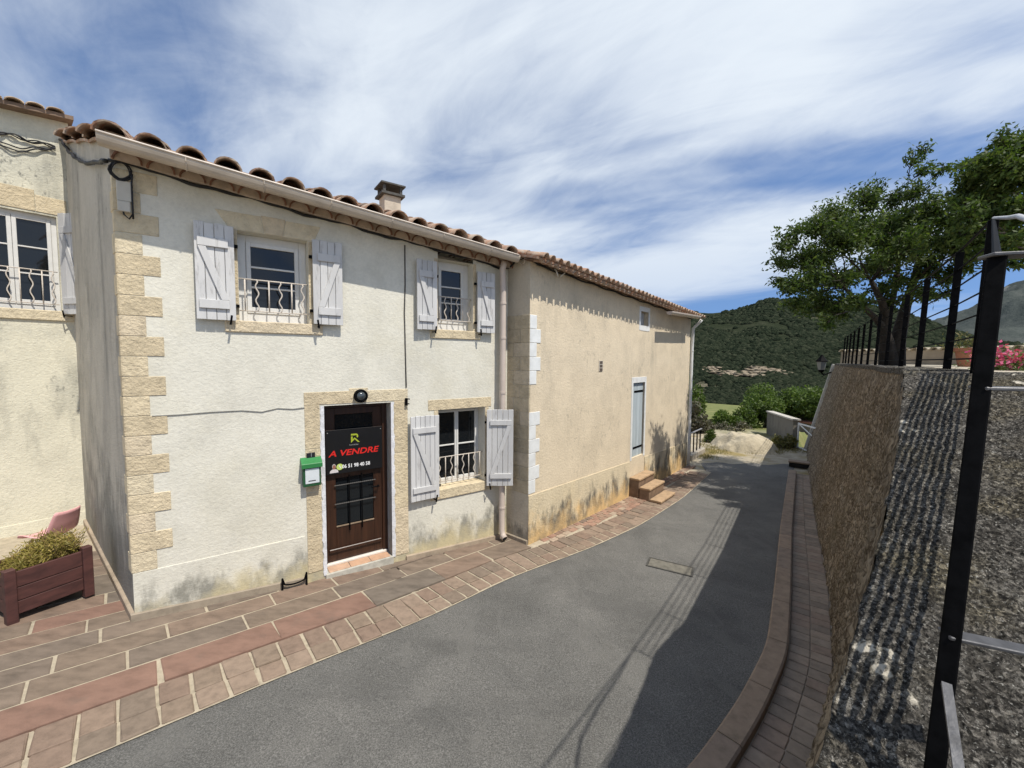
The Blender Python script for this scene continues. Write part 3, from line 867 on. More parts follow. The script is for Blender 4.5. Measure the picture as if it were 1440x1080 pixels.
# plinth line (lower render stands a few mm proud)
MB().fbox(FA, .0, 1.685, -.02, .007, zb, .647).build('plinth', MT['renderA'], hA, bev=.003)
# skirting strip
def skirt(F, u0, u1, h, sgn=1):
    k = max(1, int((u1 - u0) / 1.0)); 
    for i in range(k):
        a = u0 + (u1 - u0) * i / k; b = u0 + (u1 - u0) * (i + 1) / k; vs = []
        for u in (a + .003, b - .003):
            q = F.w(u, 0, 0); g = gz(q.x, q.y)
            for o, z in ((.034, g - .02), (.034, g + h - .008), (.026, g + h), (-.01, g + h), (-.01, g - .02)):
                vs.append(F.w(u, o, z))
        fs = [(i_, (i_ + 1) % 5, 5 + (i_ + 1) % 5, 5 + i_) for i_ in range(5)] + [(4, 3, 2, 1, 0), (5, 6, 7, 8, 9)]
        if sgn > 0: fs = [f[::-1] for f in fs]
        MB().add(vs, fs).build('skirting_stone', MT['skirt'], hA)
MT['skirt'] = palette('skirting_stone', [(.33, .27, .205), (.36, .29, .215), (.30, .25, .19)], .85, .2, 8, .4, 50)
skirt(FA, -.03, 1.69, .115); skirt(FA, 3.06, LA + .02, .10)
skirt(FS, -.02, LR, .115, -1)

# ---- door
sL, sR = FA.px(427, 553)[0], FA.px(573, 546)[0]
zl1 = FA.px(500, 549.5)[1]
mid = (DR[0] + DR[1]) / 2
for a, b, c, d in [(sL, DR[0] - .05, .12, .62), (sL, DR[0] - .05, .62, 1.22), (sL, DR[0] - .05, 1.22, 1.80), (sL, DR[0] - .05, 1.80, DR[3] + .02),
                   (DR[1] + .045, sR, .03, .75), (DR[1] + .045, sR, .75, 1.60), (DR[1] + .045, sR, 1.60, DR[3] + .02)]:
    stone(hA, FA, a, b, c, d)
for pts in ([(sL, DR[3] + .02), (DR[0] - .05, DR[3] + .02), (mid - .09, DR[3] + .02), (mid - .11, zl1), (sL, zl1)],
            [(mid + .09, DR[3] + .02), (sR, DR[3] + .02), (sR, zl1), (mid + .11, zl1)],
            [(mid - .086, DR[3] + .02), (mid + .086, DR[3] + .02), (mid + .13, zl1 + .035), (mid - .13, zl1 + .035)]):
    MB().prism([FA.w(u, -.03, zz_) for u, zz_ in pts], nA * .037).build('lintel_stone', MT['quoin'], hA, bev=.004)
rj = random.Random(3)
for side, a in ((0, DR[0]), (1, DR[1])):
    n = 46; zs_ = [DR[2] + (DR[3] - DR[2]) * i / n for i in range(n + 1)]
    vs = []
    for z in zs_:
        e = .045 + rj.uniform(-.012, .012)
        s_1 = -1 if side == 0 else 1
        vs += [FA.w(a, .011, z), FA.w(a + s_1 * e, .011, z), FA.w(a + s_1 * (e + .004), .0, z), FA.w(a, -.22, z)]
    fs = []
    for i in range(n):
        p = i * 4
        q = [(p, p + 1, p + 5, p + 4), (p + 1, p + 2, p + 6, p + 5), (p + 3, p, p + 4, p + 7)]
        fs += q if side else [f[::-1] for f in q]
    MB().add(vs, fs).build('door_jamb', MT['whitejamb'], hA)
do = -.205
fr = MB().fbox(FA, DR[0] + .002, DR[0] + .045, do - .05, do + .02, DR[2], DR[3]).fbox(FA, DR[1] - .075, DR[1] - .002, do - .05, do + .02, DR[2], DR[3]).fbox(FA, DR[0] + .045, DR[1] - .075, do - .05, do + .02, DR[3] - .06, DR[3])
fr.build('door_frame', MT['door'], hA, bev=.004)
a, b, c, d = DR[0] + .048, DR[1] - .078, DR[2] + .066, DR[3] - .063
leaf = MB().fbox(FA, a, a + .125, do - .045, do, c, d).fbox(FA, b - .125, b, do - .045, do, c, d).fbox(FA, a + .125, b - .125, do - .045, do, c, c + .50).fbox(FA, a + .125, b - .125, do - .045, do, d - .09, d)
leaf.fbox(FA, a + .125, b - .125, do - .045, do, 1.30, 1.42)
leaf = leaf.build('door', MT['door'], hA, bev=.004); leaf['label'] = 'brown wooden door with dark barred glass'
MB().fbox(FA, a + .02, b - .02, do, do + .03, c + .14, c + .19).build('weather_bar', MT['door'], leaf, bev=.008)
MB().fbox(FA, a + .125, b - .125, do, do + .012, c + .496, c + .512).build('bead', simple('bead_pale', (.30, .22, .15), .5), leaf)
MB().fbox(FA, a + .12, b - .12, do - .03, do - .024, c + .49, 1.305).build('pane', MT['glass'], leaf)
MB().fbox(FA, a + .12, b - .12, do - .03, do - .024, 1.415, d - .085).build('pane', MT['glass'], leaf)
for i in range(2):
    u = a + .125 + (b - a - .25) * (i + 1) / 3
    MB().tube([FA.w(u, do + .022, c + .42), FA.w(u, do + .022, 1.33)], .009, 6).build('bar', MT['iron'], leaf)
for zq in (.93, 1.26 - .06):
    pts = [FA.w(a + .10 + (b - a - .2) * k / 40, do + .026, zq) for k in range(41)]
    MB().tube(pts, [.011 if k % 2 else .0065 for k in range(41)], 6).build('twisted_bar', simple('twisted_iron', (.07, .065, .06), .5), leaf)
MB().tube([FA.w(b - .06, do, 1.10), FA.w(b - .06, do + .055, 1.10), FA.w(b - .17, do + .06, 1.105)], .011, 8).build('handle', MT['iron'], leaf)
MB().fbox(FA, DR[0] + .03, DR[1] - .02, -.235, do + .045, DR[2] + .031, DR[2] + .063).build('threshold_strip', simple('threshold_aluminium', (.70, .66, .60), .35, .05), hA, bev=.003)
# tiled step under the door
stp = MB().fbox(FA, DR[0] - .02, DR[1] + .015, -.24, .03, -.15, DR[2] + .02).build('door_step', simple('step_concrete', (.46, .44, .38), .9, .2, 9, .5, 40), hA, bev=.006)
for i in range(3):
    w_ = (DR[1] - DR[0] - .05) / 3
    MB().fbox(FA, DR[0] + .025 + i * w_ + .004, DR[0] + .025 + (i + 1) * w_ - .004, -.16, .0, DR[2] + .015, DR[2] + .032).build('step_tile', palette('step_terracotta', [(.50, .31, .20), (.46, .29, .19), (.53, .35, .24)], .7, .15, 9, .2, 40), stp, bev=.003)

# ---- windows of the white house
def surround(W, jw, lint, key=True, sill=.13):
    a, b, c, d = W
    stone(hA, FA, a - jw, a, c, d); stone(hA, FA, b, b + jw, c, d)
    if lint:
        m_ = (a + b) / 2; k = .10
        if key:
            MB().prism([FA.w(u, -.03, z) for u, z in [(a - jw, d + .003), (m_ - k, d + .003), (m_ - k - .035, d + lint), (a - jw - .13, d + lint)]], nA * .037).build('lintel_stone', MT['quoin'], hA, bev=.004)
            MB().prism([FA.w(u, -.03, z) for u, z in [(m_ + k, d + .003), (b + jw, d + .003), (b + jw + .08, d + lint), (m_ + k + .035, d + lint)]], nA * .037).build('lintel_stone', MT['quoin'], hA, bev=.004)
            MB().prism([FA.w(u, -.03, z) for u, z in [(m_ - k + .004, d + .003), (m_ + k - .004, d + .003), (m_ + k + .03, d + lint + .012), (m_ - k - .03, d + lint + .012)]], nA * .040).build('lintel_stone', MT['quoin'], hA, bev=.004)
        else:
            stone(hA, FA, a - jw - .1, b + jw + .05, d, d + lint)
    MB().fbox(FA, a - jw - .07, b + jw + .08, -.23, .022, c - sill, c + .008).build('sill', MT['quoin'], hA, bev=.008)
surround(W1, .075, .20)
surround(W2, .06, 0)
surround(W3, .075, .17, False, .15)
window(hA, FA, W1[0] + .001, W1[1] - .001, W1[2] + .009, W1[3] - .001, -.17, fw=.085)
window(hA, FA, W2[0] + .001, W2[1] - .001, W2[2] + .009, W2[3] - .001, -.17, fw=.085)
window(hA, FA, W3[0] + .001, W3[1] - .001, W3[2] + .009, W3[3] - .001, -.22, 1, 2, .04, sw=.034)
grille(hA, FA, W1[0], W1[1], W1[2] + .135, W1[2] + .515, -.06, 6, MT['ironpale'])
grille(hA, FA, W2[0], W2[1], W2[2] + .16, W2[2] + .53, -.06, 6, MT['ironpale'])
grille(hA, FA, W3[0], W3[1], W3[2] + .10, W3[2] + .50, -.08, 8, MT['ironpale'], False)
shutter(hA, FA, 1.012, .372, 3.435, 4.515, -1, 4, .0, '\\', .055)
shutter(hA, FA, 1.835, .362, 3.44, 4.515, 1, 4, .02, '/', .055)
shutter(hA, FA, 3.565, .335, 3.445, 4.475, -1, 4, .06, '\\', .055)
shutter(hA, FA, 4.275, .335, 3.44, 4.43, 1, 4, .03, '\\', .055)
shutter(hA, FA, 3.590, .47, .83, 2.135, -1, 6, .02, '\\', .055)
shutter(hA, FA, 4.475, .455, .85, 2.155, 1, 5, math.radians(33), '/', .05, 'lower right shutter standing open away from the wall')

# ---- eaves: genoise tiles, gutter, roof tiles
gen = MB().add([], [])
us_ = [.0 + (LA + .10) * i / 30 for i in range(31)]
vs = []; prof = [(-.01, -.004), (.085, .0), (.09, .13), (.24, .145), (.27, .155), (.27, .185), (-.3, .2)]
for u in us_:
    for o, dz in prof: vs.append(FA.w(u, o, zeA(u) + dz))
np_ = len(prof); fs = [(i * np_ + k, i * np_ + k + 1, (i + 1) * np_ + k + 1, (i + 1) * np_ + k) for i in range(30) for k in range(np_ - 1)]
fs += [tuple(range(np_)), tuple(30 * np_ + k for k in range(np_))[::-1]]
eav = MB().add(vs, [f[::-1] for f in fs]).build('eaves', simple('eaves_mortar', (.47, .38, .30), .95, .2, 9, .6, 40), hA)
gt = [canal_tile('eaves_tile', MT['tiledark'], .118, .105, .30, .017, 9, .98, s) for s in range(4)]
slopeA = (lipR[1] - lipL[1]) / (lipR[0] - lipL[0]); exA = (dA + Vector((0, 0, slopeA))).normalized()
u = .13
while u < LA + .02:
    link('eaves_tile', gt[rng.randrange(4)], eav, frame_mat(FA.w(u, .112 + rng.uniform(-.005, .005), zeA(u) + .0), -exA, nA, nA.cross(exA)))
    u += .262
roof = None
def ztileA(u, o): return zlip(u) + .005 + RS_ * (.40 - o)
def uverge(o): return max(-3.0, min(.0, -.292 * max(0, -o))) - .0      # the side wall flares out to the back
vs = []; nr = 14
us_ = [i / 70 for i in range(71)]
for f_ in us_:
    for k in range(nr):
        o = .36 - k * .36; u = uverge(o) - .04 + (LA + .19 - uverge(o)) * f_; vs.append(FA.w(u, o, ztileA(u, o) - .03 + .03 * abs(math.sin((u + .05) / .31 * math.pi))))
fs = [(i * nr + k, i * nr + k + 1, (i + 1) * nr + k + 1, (i + 1) * nr + k) for i in range(70) for k in range(nr - 1)]
roofA = MB().add(vs, fs).build('roof', MT['tile'], hA)
md = roofA.modifiers.new('thick', 'SOLIDIFY'); md.thickness = .03; md.offset = 0
tl = [canal_tile('roof_tile', MT['tile'], .130, .108, .45, .015, 10, .95, 10 + s) for s in range(5)]
eyA = (nA - Vector((0, 0, RS_))).normalized()
for r in range(12):
    o = .40 - r * .36; u = .045 - .312 * int(-uverge(o) / .312 + .6); j = 0
    while u < LA + .13:
        p = FA.w(u + rng.uniform(-.012, .012), o + rng.uniform(-.015, .015), ztileA(u, o) + .004 + rng.uniform(0, .008))
        ez = eyA.cross(exA).normalized(); ex2 = (-exA + ez * rng.uniform(-.05, .05)).normalized()
        link('roof_tile', tl[rng.randrange(5)], roofA, frame_mat(p, ex2, eyA, ex2.cross(eyA).normalized()))
        u += .312; j += 1
# gutter (half round) with brackets
gu = MB(); seg = 10; n = 24
vs = []
for i in range(n + 1):
    u = -.03 + (lipR[0] + .03) * i / n
    for R, sg in ((.085, 1), (.078, -1)):
        for k in range(seg + 1):
            a_ = math.pi * (k if sg > 0 else seg - k) / seg
            vs.append(FA.w(u, .385 + math.cos(a_) * R, zlip(u) - .01 - math.sin(a_) * R * 1.15))
m2 = 2 * (seg + 1)
fs = [(i * m2 + k, i * m2 + (k + 1) % m2, (i + 1) * m2 + (k + 1) % m2, (i + 1) * m2 + k) for i in range(n) for k in range(m2)]
fs += [tuple(range(seg + 1)), tuple(n * m2 + k for k in range(seg + 1))[::-1]]
gut = MB().add(vs, fs).build('gutter', MT['zinc'], hA, smooth=False)
MB().tube([FA.w(-.03 + lipR[0] * i / n, .472, zlip(-.03 + lipR[0] * i / n) - .008) for i in range(n + 1)], .011, 6).build('rim', simple('gutter_rim', (.62, .54, .46), .35, .05), gut, smooth=True)
for ub in (.62, 1.30, 2.0, 2.75, 3.5, 4.3, 4.95):
    pts = [FA.w(ub, .385 + math.cos(math.pi * k / 8) * .0885, zlip(ub) - .01 - math.sin(math.pi * k / 8) * .0885 * 1.15) for k in range(9)]
    MB().tube(pts, .0075, 5).build('bracket', MT['zinc'], gut)
# downpipe
def pipe(house, pts, r, mat, name='downpipe', coll=()):
    p = MB().tube(pts, r, 14).build(name, mat, house, smooth=True)
    for c_ in coll: MB().tube([c_, c_ + Vector((0, 0, .035))], r * 1.14, 14).build('collar', mat, p, smooth=False)
    return p
up_ = FA.px(707, 500, .13)[0]
q = FA.w(up_, .13, 0); zg = gz(q.x, q.y)
pts = [FA.w(up_, .36, zlip(up_) - .09), FA.w(up_, .34, zlip(up_) - .16), FA.w(up_, .17, zlip(up_) - .36), FA.w(up_, .13, zlip(up_) - .44)] 
pts = [FA.w(up_ - .02, .20, zlip(up_) - .07), FA.w(up_ - .02, .14, zlip(up_) - .20)] + [FA.w(up_, .13, z) for z in (4.2, 3, 2, 1, .3)] + [FA.w(up_, .13, zg + .22), FA.w(up_ + .005, .15, zg + .14), FA.w(up_ + .01, .21, zg + .10)]
pp = pipe(hA, pts, .052, MT['pipe'], coll=[FA.w(up_, .13, z) for z in (3.93, 3.35, 2.42, .42)])
MB().tube([FA.w(up_ + .0095, .207, zg + .102), FA.w(up_ + .0105, .216, zg + .098)], .046, 14).build('pipe_mouth', MT['dark'], pp)

# chimney
oc = -1.75
cc = FA.px(548.5, 290, oc); zc = cc[1]; uc = cc[0]
ch0 = FA.px(535.5, 282, oc)[0]; ch1 = FA.px(562, 290, oc)[0]
Fc = Fr(FA.w(uc, oc, 0), FA.d, FA.n);  hw = .152
ztop = FA.px(548, 279, oc)[1]
chm = MB().fbox(Fc, -hw, hw, -hw, hw, ztop - 1.5, ztop).build('chimney', simple('chimney_render', (.52, .45, .36), .95, .15, 8, .6, 40), roofA, bev=.006)
cap = MB().fbox(Fc, -hw - .06, hw + .06, -hw - .06, hw + .06, ztop, ztop + .04)
for a_ in (-1, 1):
    for b_ in (-1, 1): cap.fbox(Fc, a_ * hw - .022, a_ * hw + .022, b_ * hw - .022, b_ * hw + .022, ztop + .04, ztop + .18)
cap.fbox(Fc, -hw - .07, hw + .07, -hw - .07, hw + .07, ztop + .175, ztop + .20)
k = hw + .07
cap.add([Fc.w(-k, k, ztop + .201), Fc.w(k, k, ztop + .201), Fc.w(k, -k, ztop + .201), Fc.w(-k, -k, ztop + .201), Fc.w(0, 0, ztop + .285)], [(0, 1, 4), (1, 2, 4), (2, 3, 4), (3, 0, 4), (3, 2, 1, 0)])
cap.build('chimney_cap', simple('chimney_cap_dark', (.085, .082, .075), .9, .25, 12, .6, 50), roofA)

# ================================================================== fittings on the white house
# sale sign on the door
so_ = -.150
q0 = FA.px(457.5, 606, so_); q1 = FA.px(538, 599, so_); q2 = FA.px(459, 667, so_); q3 = FA.px(537, 659, so_)
su0, su1 = (q0[0] + q2[0]) / 2, (q1[0] + q3[0]) / 2; sz0, sz1 = (q2[1] + q3[1]) / 2, (q0[1] + q1[1]) / 2
sg = thing('sale_sign', FA.w((su0 + su1) / 2, so_, sz0), 'black panel reading A VENDRE in red with a phone number on the brown door', 'sign')
MB().fbox(FA, su0, su1, so_ - .012, so_, sz0, sz1).build('panel', simple('sign_black', (.010, .010, .011), .35, .1, 5, 0), sg, bev=.002)
SW, SH = su1 - su0, sz1 - sz0
SF = Fr(FA.w(su0, so_, 0), FA.d, FA.n)
def text(body, u, z, size, mat, parent, name='lettering', F=None, o=.002, bold=.0, shear=0, align='LEFT', width=None):
    F = F or SF
    cu = bpy.data.curves.new(name, 'FONT'); cu.body = body; cu.size = size; cu.align_x = align; cu.offset = bold; cu.shear = shear; cu.extrude = .0008
    cu.resolution_u = 3
    ob = bpy.data.objects.new(name, cu); COL.objects.link(ob)
    dg = bpy.context.evaluated_depsgraph_get(); me = bpy.data.meshes.new_from_object(ob.evaluated_get(dg)); bpy.data.objects.remove(ob)
    xs = [v.co.x for v in me.vertices]; k = 1.0
    if width: k = width / (max(xs) - min(xs))
    for v in me.vertices:
        x, y, zz_ = v.co; v.co = F.w(u + x * k, o + zz_, z + y)
    me.materials.clear(); me.materials.append(mat)
    return link(name, me, parent)
flat = lambda n, c: simple(n, c, .5, .02, 5, 0)
red = flat('sign_red', (.62, .02, .015)); wht = flat('sign_white', (.75, .75, .75)); lime = flat('sign_lime', (.34, .40, .03))
text('A VENDRE', .045 * SW, sz0 + SH * .405, SH * .185, red, sg, bold=.0025, shear=.22, width=SW * .90)
text('06 51 98 40 58', .265 * SW, sz0 + SH * .115, SH * .115, wht, sg, bold=.0018, width=SW * .50)
text('Immobilier', .40 * SW, sz0 + SH * .615, SH * .045, flat('sign_grey', (.3, .3, .3)), sg, width=SW * .16)
# logo: an R with a roof-shaped leg
lu, lz, ls = .43 * SW, sz0 + SH * .665, SH * .215
L_ = MB()
def lp(pts): L_.prism([SF.w(lu + x * ls, .0005, lz + y * ls) for x, y in pts], nA * .0015)
lp([(0, .82), (.48, .82), (.48, 1.0), (0, 1.0)])
arc = [(.48 + math.cos(math.pi / 2 - math.pi * .75 * i / 10) * .27, .73 + math.sin(math.pi / 2 - math.pi * .75 * i / 10) * .27) for i in range(11)]
arc2 = [(.48 + math.cos(math.pi / 2 - math.pi * .75 * i / 10) * .11, .73 + math.sin(math.pi / 2 - math.pi * .75 * i / 10) * .11) for i in range(11)]
for i in range(10): lp([arc[i], arc[i + 1], arc2[i + 1], arc2[i]])
lp([(0, .72), (.17, .72), (.17, .20), (0, .04)])
lp([(.17, .38), (.17, .20), (.37, .42), (.37, .60)]); lp([(.37, .60), (.37, .42), (.70, .06), (.90, .06)])
L_.build('logo', lime, sg)
# portrait of a person and phone badge, flat prints
pu, pz, ps = .055 * SW, sz0 + SH * .035, SH * .30
sk = flat('print_skin', (.30, .13, .09)); shirt = flat('print_shirt', (.62, .58, .58)); hair = flat('print_hair', (.42, .38, .36))
def disc(x, y, rx, ry, mat, nm, o=.0012):
    pts = [SF.w(x + math.cos(2 * math.pi * i / 18) * rx, o, y + math.sin(2 * math.pi * i / 18) * ry) for i in range(18)]
    MB().prism(pts, nA * .0006).build(nm, mat, sg)
MB().prism([SF.w(pu + x * ps, .001, pz + y * ps) for x, y in [(0, 0), (.62, 0), (.58, .18), (.42, .28), (.20, .28), (.04, .16)]], nA * .0006).build('portrait_print', shirt, sg)
disc(pu + .31 * ps, pz + .48 * ps, .135 * ps, .19 * ps, hair, 'portrait_print', .0018); disc(pu + .32 * ps, pz + .43 * ps, .105 * ps, .16 * ps, sk, 'portrait_print', .0026)
disc(.228 * SW, sz0 + SH * .155, SH * .072, SH * .072, flat('badge_lime', (.50, .62, .16)), 'phone_badge')
MB().bar(SF.w(.215 * SW, .0026, sz0 + SH * .19), SF.w(.245 * SW, .0026, sz0 + SH * .125), .012, .0008, up=nA).build('phone_badge', wht, sg)
for x, y in ((.03, .94), (.97, .94)): MB().lathe([(.007, 0), (.007, .003), (.004, .005)], SF.w(x * SW, .0, sz0 + SH * y), 10, nA).build('screw', flat('screw_grey', (.25, .25, .25)), sg)

# letter box and number plate
b0 = FA.px(425, 660, .11); b1 = FA.px(452.5, 655, .11); b2 = FA.px(428, 686, .11)
mu0, mu1 = b0[0], b1[0]; mz0 = b2[1]; mz1 = FA.px(438, 657, .11)[1]; mzt = FA.px(438, 646, .11)[1]
mbx = thing('mailbox', FA.w(mu0, .06, mz0), 'green metal mailbox with white front panel beside the brown door', 'mailbox')
grn = simple('mailbox_green', (.035, .20, .062), .4, .08, 9, .05, 60)
MB().fbox(FA, mu0 + .01, mu1 - .01, -.01, .10, mz0, mz1 + .01).build('body', simple('mailbox_dark_green', (.020, .085, .035), .45, .1, 9, .05), mbx, bev=.006)
MB().prism([FA.w(mu0 - .008, o, z) for o, z in [(-.005, mz1), (.125, mz1 - .01), (.128, mz1 + .05), (-.005, mzt + .012)]], dA * (mu1 - mu0 + .016)).build('lid', grn, mbx, bev=.004)
MB().fbox(FA, mu0 + .035, mu1 - .03, .10, .106, mz0 + .04, mz1 - .02).build('door', simple('mailbox_white', (.62, .66, .68), .4, .05, 9, 0), mbx, bev=.003)
MB().fbox(FA, mu0 + .07, mu1 - .075, .106, .1075, mz0 + .07, mz0 + .082).build('name_slot', flat('slot_dark', (.03, .03, .03)), mbx)
p0_ = FA.px(431, 645, .01); p1_ = FA.px(443, 636, .01)
pl = thing('number_plate', FA.w(p0_[0], 0, p0_[1]), 'small dark house number plate above the green mailbox', 'plate')
MB().fbox(FA, p0_[0], p1_[0], .006, .016, p0_[1], p1_[1]).build('plate', flat('plate_black', (.014, .014, .018)), pl, bev=.002)
text('1', (p0_[0] + p1_[0]) / 2 - .012, p0_[1] + .02, .07, flat('plate_grey', (.30, .30, .32)), pl, 'numeral', FA, .0175)
# round lamp over the door
lc = FA.px(508, 557, .06)
lp_ = thing('wall_lamp', FA.w(lc[0], .0, lc[1]), 'round black bulkhead lamp over the brown door', 'lamp')
Lc = FA.w(lc[0], .006, lc[1])
MB().lathe([(.088, 0), (.094, .012), (.094, .05), (.086, .062), (.068, .062), (.066, .045)], Lc, 24, nA).build('ring', MT['iron'], lp_, smooth=True)
gl, t_, b_, o_ = nodes_of('lamp_glass'); b_.inputs['Base Color'].default_value = (.045, .055, .06, 1); b_.inputs['Roughness'].default_value = .12; b_.inputs['Specular IOR Level'].default_value = .8
MB().lathe([(.066, .045), (.058, .066), (.038, .084), (.012, .092), (.0, .093)], Lc, 24, nA).build('glass', gl, lp_, smooth=True)
# fixing beside the lintel
fx = FA.px(571.5, 565, .03)
bk = thing('wall_hook', FA.w(fx[0], 0, fx[1]), 'small black iron hook between the door lintel and lower window', 'hook')
MB().fbox(FA, fx[0] - .016, fx[0] + .016, .0, .05, fx[1] - .055, fx[1] + .055).build('plate', MT['iron'], bk, bev=.004)
MB().tube([FA.w(fx[0] + .01, .03, fx[1] + .045), FA.w(fx[0] + .04, .06, fx[1] + .04)], .009, 6).build('prong', MT['iron'], bk)
MB().tube([FA.w(fx[0] + .01, .03, fx[1] - .03), FA.w(fx[0] + .035, .055, fx[1] - .03)], .009, 6).build('prong', MT['iron'], bk)
# boot scraper
q = [FA.px(397, 822, .06), FA.px(431, 808, .06)]
bs = thing('boot_scraper', FA.w(q[0][0], .06, q[0][1]), 'curved black iron boot scraper at the foot of the white wall', 'boot scraper')
ua, ub = q[0][0], q[1][0]; zg = gz(*FA.w(ua, .06, 0)[:2])
MB().tube([FA.w(ua + (ub - ua) * k / 12, .07, zg + .125 - .05 * math.sin(math.pi * k / 12) ** .5 + (.06 if k in (0, 12) else 0)) for k in range(13)], .011, 6).build('blade', MT['iron'], bs)
MB().tube([FA.w(ua, .07, zg + .18), FA.w(ua, .07, zg + .02)], .011, 6).build('leg', MT['iron'], bs)
MB().tube([FA.w(ub, .07, zg + .18), FA.w(ub, .07, zg)], .011, 6).build('leg', MT['iron'], bs)

# cables
def cable(name, pts, r, mat, label, cat='cable', seg=6):
    o = MB().tube(pts, r, seg).build(name, mat, None, smooth=True); return tag(o, label, cat)
n = 60
pts = [FA.w(u, .03 + .012 * math.sin(u * 9), zeA(u) - .01 + .014 * math.sin(u * 6.3) + .008 * math.sin(u * 17)) for u in [-.02 + (LA - .1) * i / n for i in range(n + 1)]]
cable('eaves_cable', pts, .018, MT['cable'], 'black cable running along under the eaves of the white house')
jx = FA.px(170, 262, .05)
pts = []
for i in range(40):
    a_ = i / 39 * math.pi * 5.2 + 2.4; rr_ = .088 + .012 * math.sin(i * .7)
    pts.append(FA.w(.07 + math.cos(a_) * rr_ * .9, .05 + .008 * math.sin(i), zeA(0.05) - .10 + math.sin(a_) * rr_ * .95))
pts += [FA.w(.15, .06, zeA(.1) - .2 - .09 * k) for k in range(5)] + [FA.w(.155, .06, jx[1] - .25), FA.w(.12, .06, jx[1] - .32), FA.w(.08, .06, jx[1] - .28), FA.w(.07, .05, jx[1] - .20)]
cable('coiled_cable', pts, .0085, MT['cable'], 'coiled black cable hanging at the corner above the junction box')
pts = [FS.w(u, .03, zeA(0) + .02 + .10 * u * 1.9 * .9 + .03 * math.sin(u * 7) - .12 * math.sin(u / LR * math.pi) * .3) for u in [LR * i / 30 for i in range(31)]]
zc1 = FS.px(88, 205)[1]
pts = [FS.w(u, .04 + .01 * math.sin(u * 11), zeA(0) - .01 + (zc1 - zeA(0)) * (u / LR) - .16 * math.sin(u / LR * math.pi) + .05 * (float(fbm(u * 3.1, .5, 3, 4)) - .5)) for u in [LR * i / 60 for i in range(61)]]
cable('side_cable', pts, .022, MT['cable'], 'thick black cable bundle crossing the grey side wall below the verge')
pts = [FA.w(u_, .006, z_) for u_, z_ in [FA.px(569, 345), FA.px(569.5, 400), FA.px(568.5, 440), FA.px(570, 500), FA.px(571, 545)]]
cable('wall_conduit', pts, .0095, simple('conduit_dark', (.075, .07, .065), .8), 'thin dark vertical conduit on the white wall between the upper windows')
ps_ = [FA.px(x, y) for x, y in [(214, 585), (250, 583), (300, 579), (340, 577), (368, 579), (390, 574), (412, 575), (428, 573)]]
cable('wall_wire', [FA.w(a_, .007, b_) for a_, b_ in ps_], .006, simple('wire_pale', (.33, .32, .29), .8), 'thin pale wire sagging across the white wall to the door lintel')
j0 = FA.px(161, 296, .05); j1 = FA.px(177, 255, .05)
jb_ = thing('junction_box', FA.w(j0[0], 0, j0[1]), 'pale plastic junction box on the corner stones under the gutter', 'junction box')
pl_ = simple('box_plastic', (.50, .47, .40), .5, .06, 9, .05)
MB().fbox(FA, .03, .15, .0, .055, j0[1] + .11, j1[1]).build('upper_box', pl_, jb_, bev=.006)
MB().fbox(FA, .035, .135, .0, .075, j0[1], j0[1] + .105).build('lower_box', pl_, jb_, bev=.006)
# ================================================================== the beige barn
hB = thing('beige_barn', (P2.x, P2.y, gz(P2.x, P2.y)), 'long beige rendered barn with tiled eaves and a narrow grey plank door', 'house')
e0 = FB.px(781, 380); e1 = FB.px(940, 436)
def zeB(u): return e0[1] + (e1[1] - e0[1]) * (u - e0[0]) / (e1[0] - e0[0])
LB = FB.px(968, 560)[0]
dq = [FB.px(891, 540), FB.px(908, 536), FB.px(887, 648), FB.px(903, 636)]
BD = ((dq[0][0] + dq[2][0]) / 2, (dq[1][0] + dq[3][0]) / 2, (dq[2][1] + dq[3][1]) / 2, (dq[0][1] + dq[1][1]) / 2)
wq = [FB.px(901.5, 437.5), FB.px(911.5, 459)]
BW = (wq[0][0], wq[1][0], wq[1][1], wq[0][1])
zbB = gs(14) - .3
wall_holes(FB, 0, LB, zbB, zeB, [BD + (.10,), BW + (.18,)], .1, 8, .008).build('front_wall', MT['renderB'], hB)
pl0, pl1 = FB.px(743, 697.6), FB.px(962, 623)
def zpl(u): return pl0[1] + (pl1[1] - pl0[1]) * (u - pl0[0]) / (pl1[0] - pl0[0])
for a, b in ((0.0, BD[0] - .09), (BD[1] + .09, LB)):
    k = 26; vs = []
    for i in range(k + 1):
        u = a + (b - a) * i / k
        for j in range(7):
            z = zbB + (zpl(u) - zbB) * j / 6; q = FB.w(u, .010 + (.010 if j < 4 else .004) * float(fbm(u * 3, z * 3, 3, 5)) * (1 if 0 < i < k else 0), z); vs.append(q)
        vs.append(FB.w(u, -.01, zpl(u)))
    MB().add(vs, [(i * 8 + j, (i + 1) * 8 + j, (i + 1) * 8 + j + 1, i * 8 + j + 1) for i in range(k) for j in range(7)]).build('plinth', MT['renderBlow'], hB)
# end wall towards the white house
FE = Fr(P2, -nB, -dB)
DE = 4.2
RSB = .26
def zend(u): return zeB(0) + .02 + RSB * u
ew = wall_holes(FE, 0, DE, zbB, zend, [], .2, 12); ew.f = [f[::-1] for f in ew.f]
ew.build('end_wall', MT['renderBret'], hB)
RETL = (P2 - AE).dot(nB)
z = .70; k = 0
while z < 3.75:
    h = .235
    sp = .20 if k % 2 else .34
    for a, b in ((-.006, sp), (sp, RETL + .01)):
        mb = MB(); w = FE.w
        p = [w(a + .004, .007, z + .003), w(b - .004, .007, z + .003), w(b - .004, -.03, z + .003), w(a + .004, -.03, z + .003)]
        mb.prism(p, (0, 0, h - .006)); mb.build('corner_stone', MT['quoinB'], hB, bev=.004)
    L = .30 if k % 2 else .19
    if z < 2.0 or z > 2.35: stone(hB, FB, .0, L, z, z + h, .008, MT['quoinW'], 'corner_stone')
    z += h; k += 1
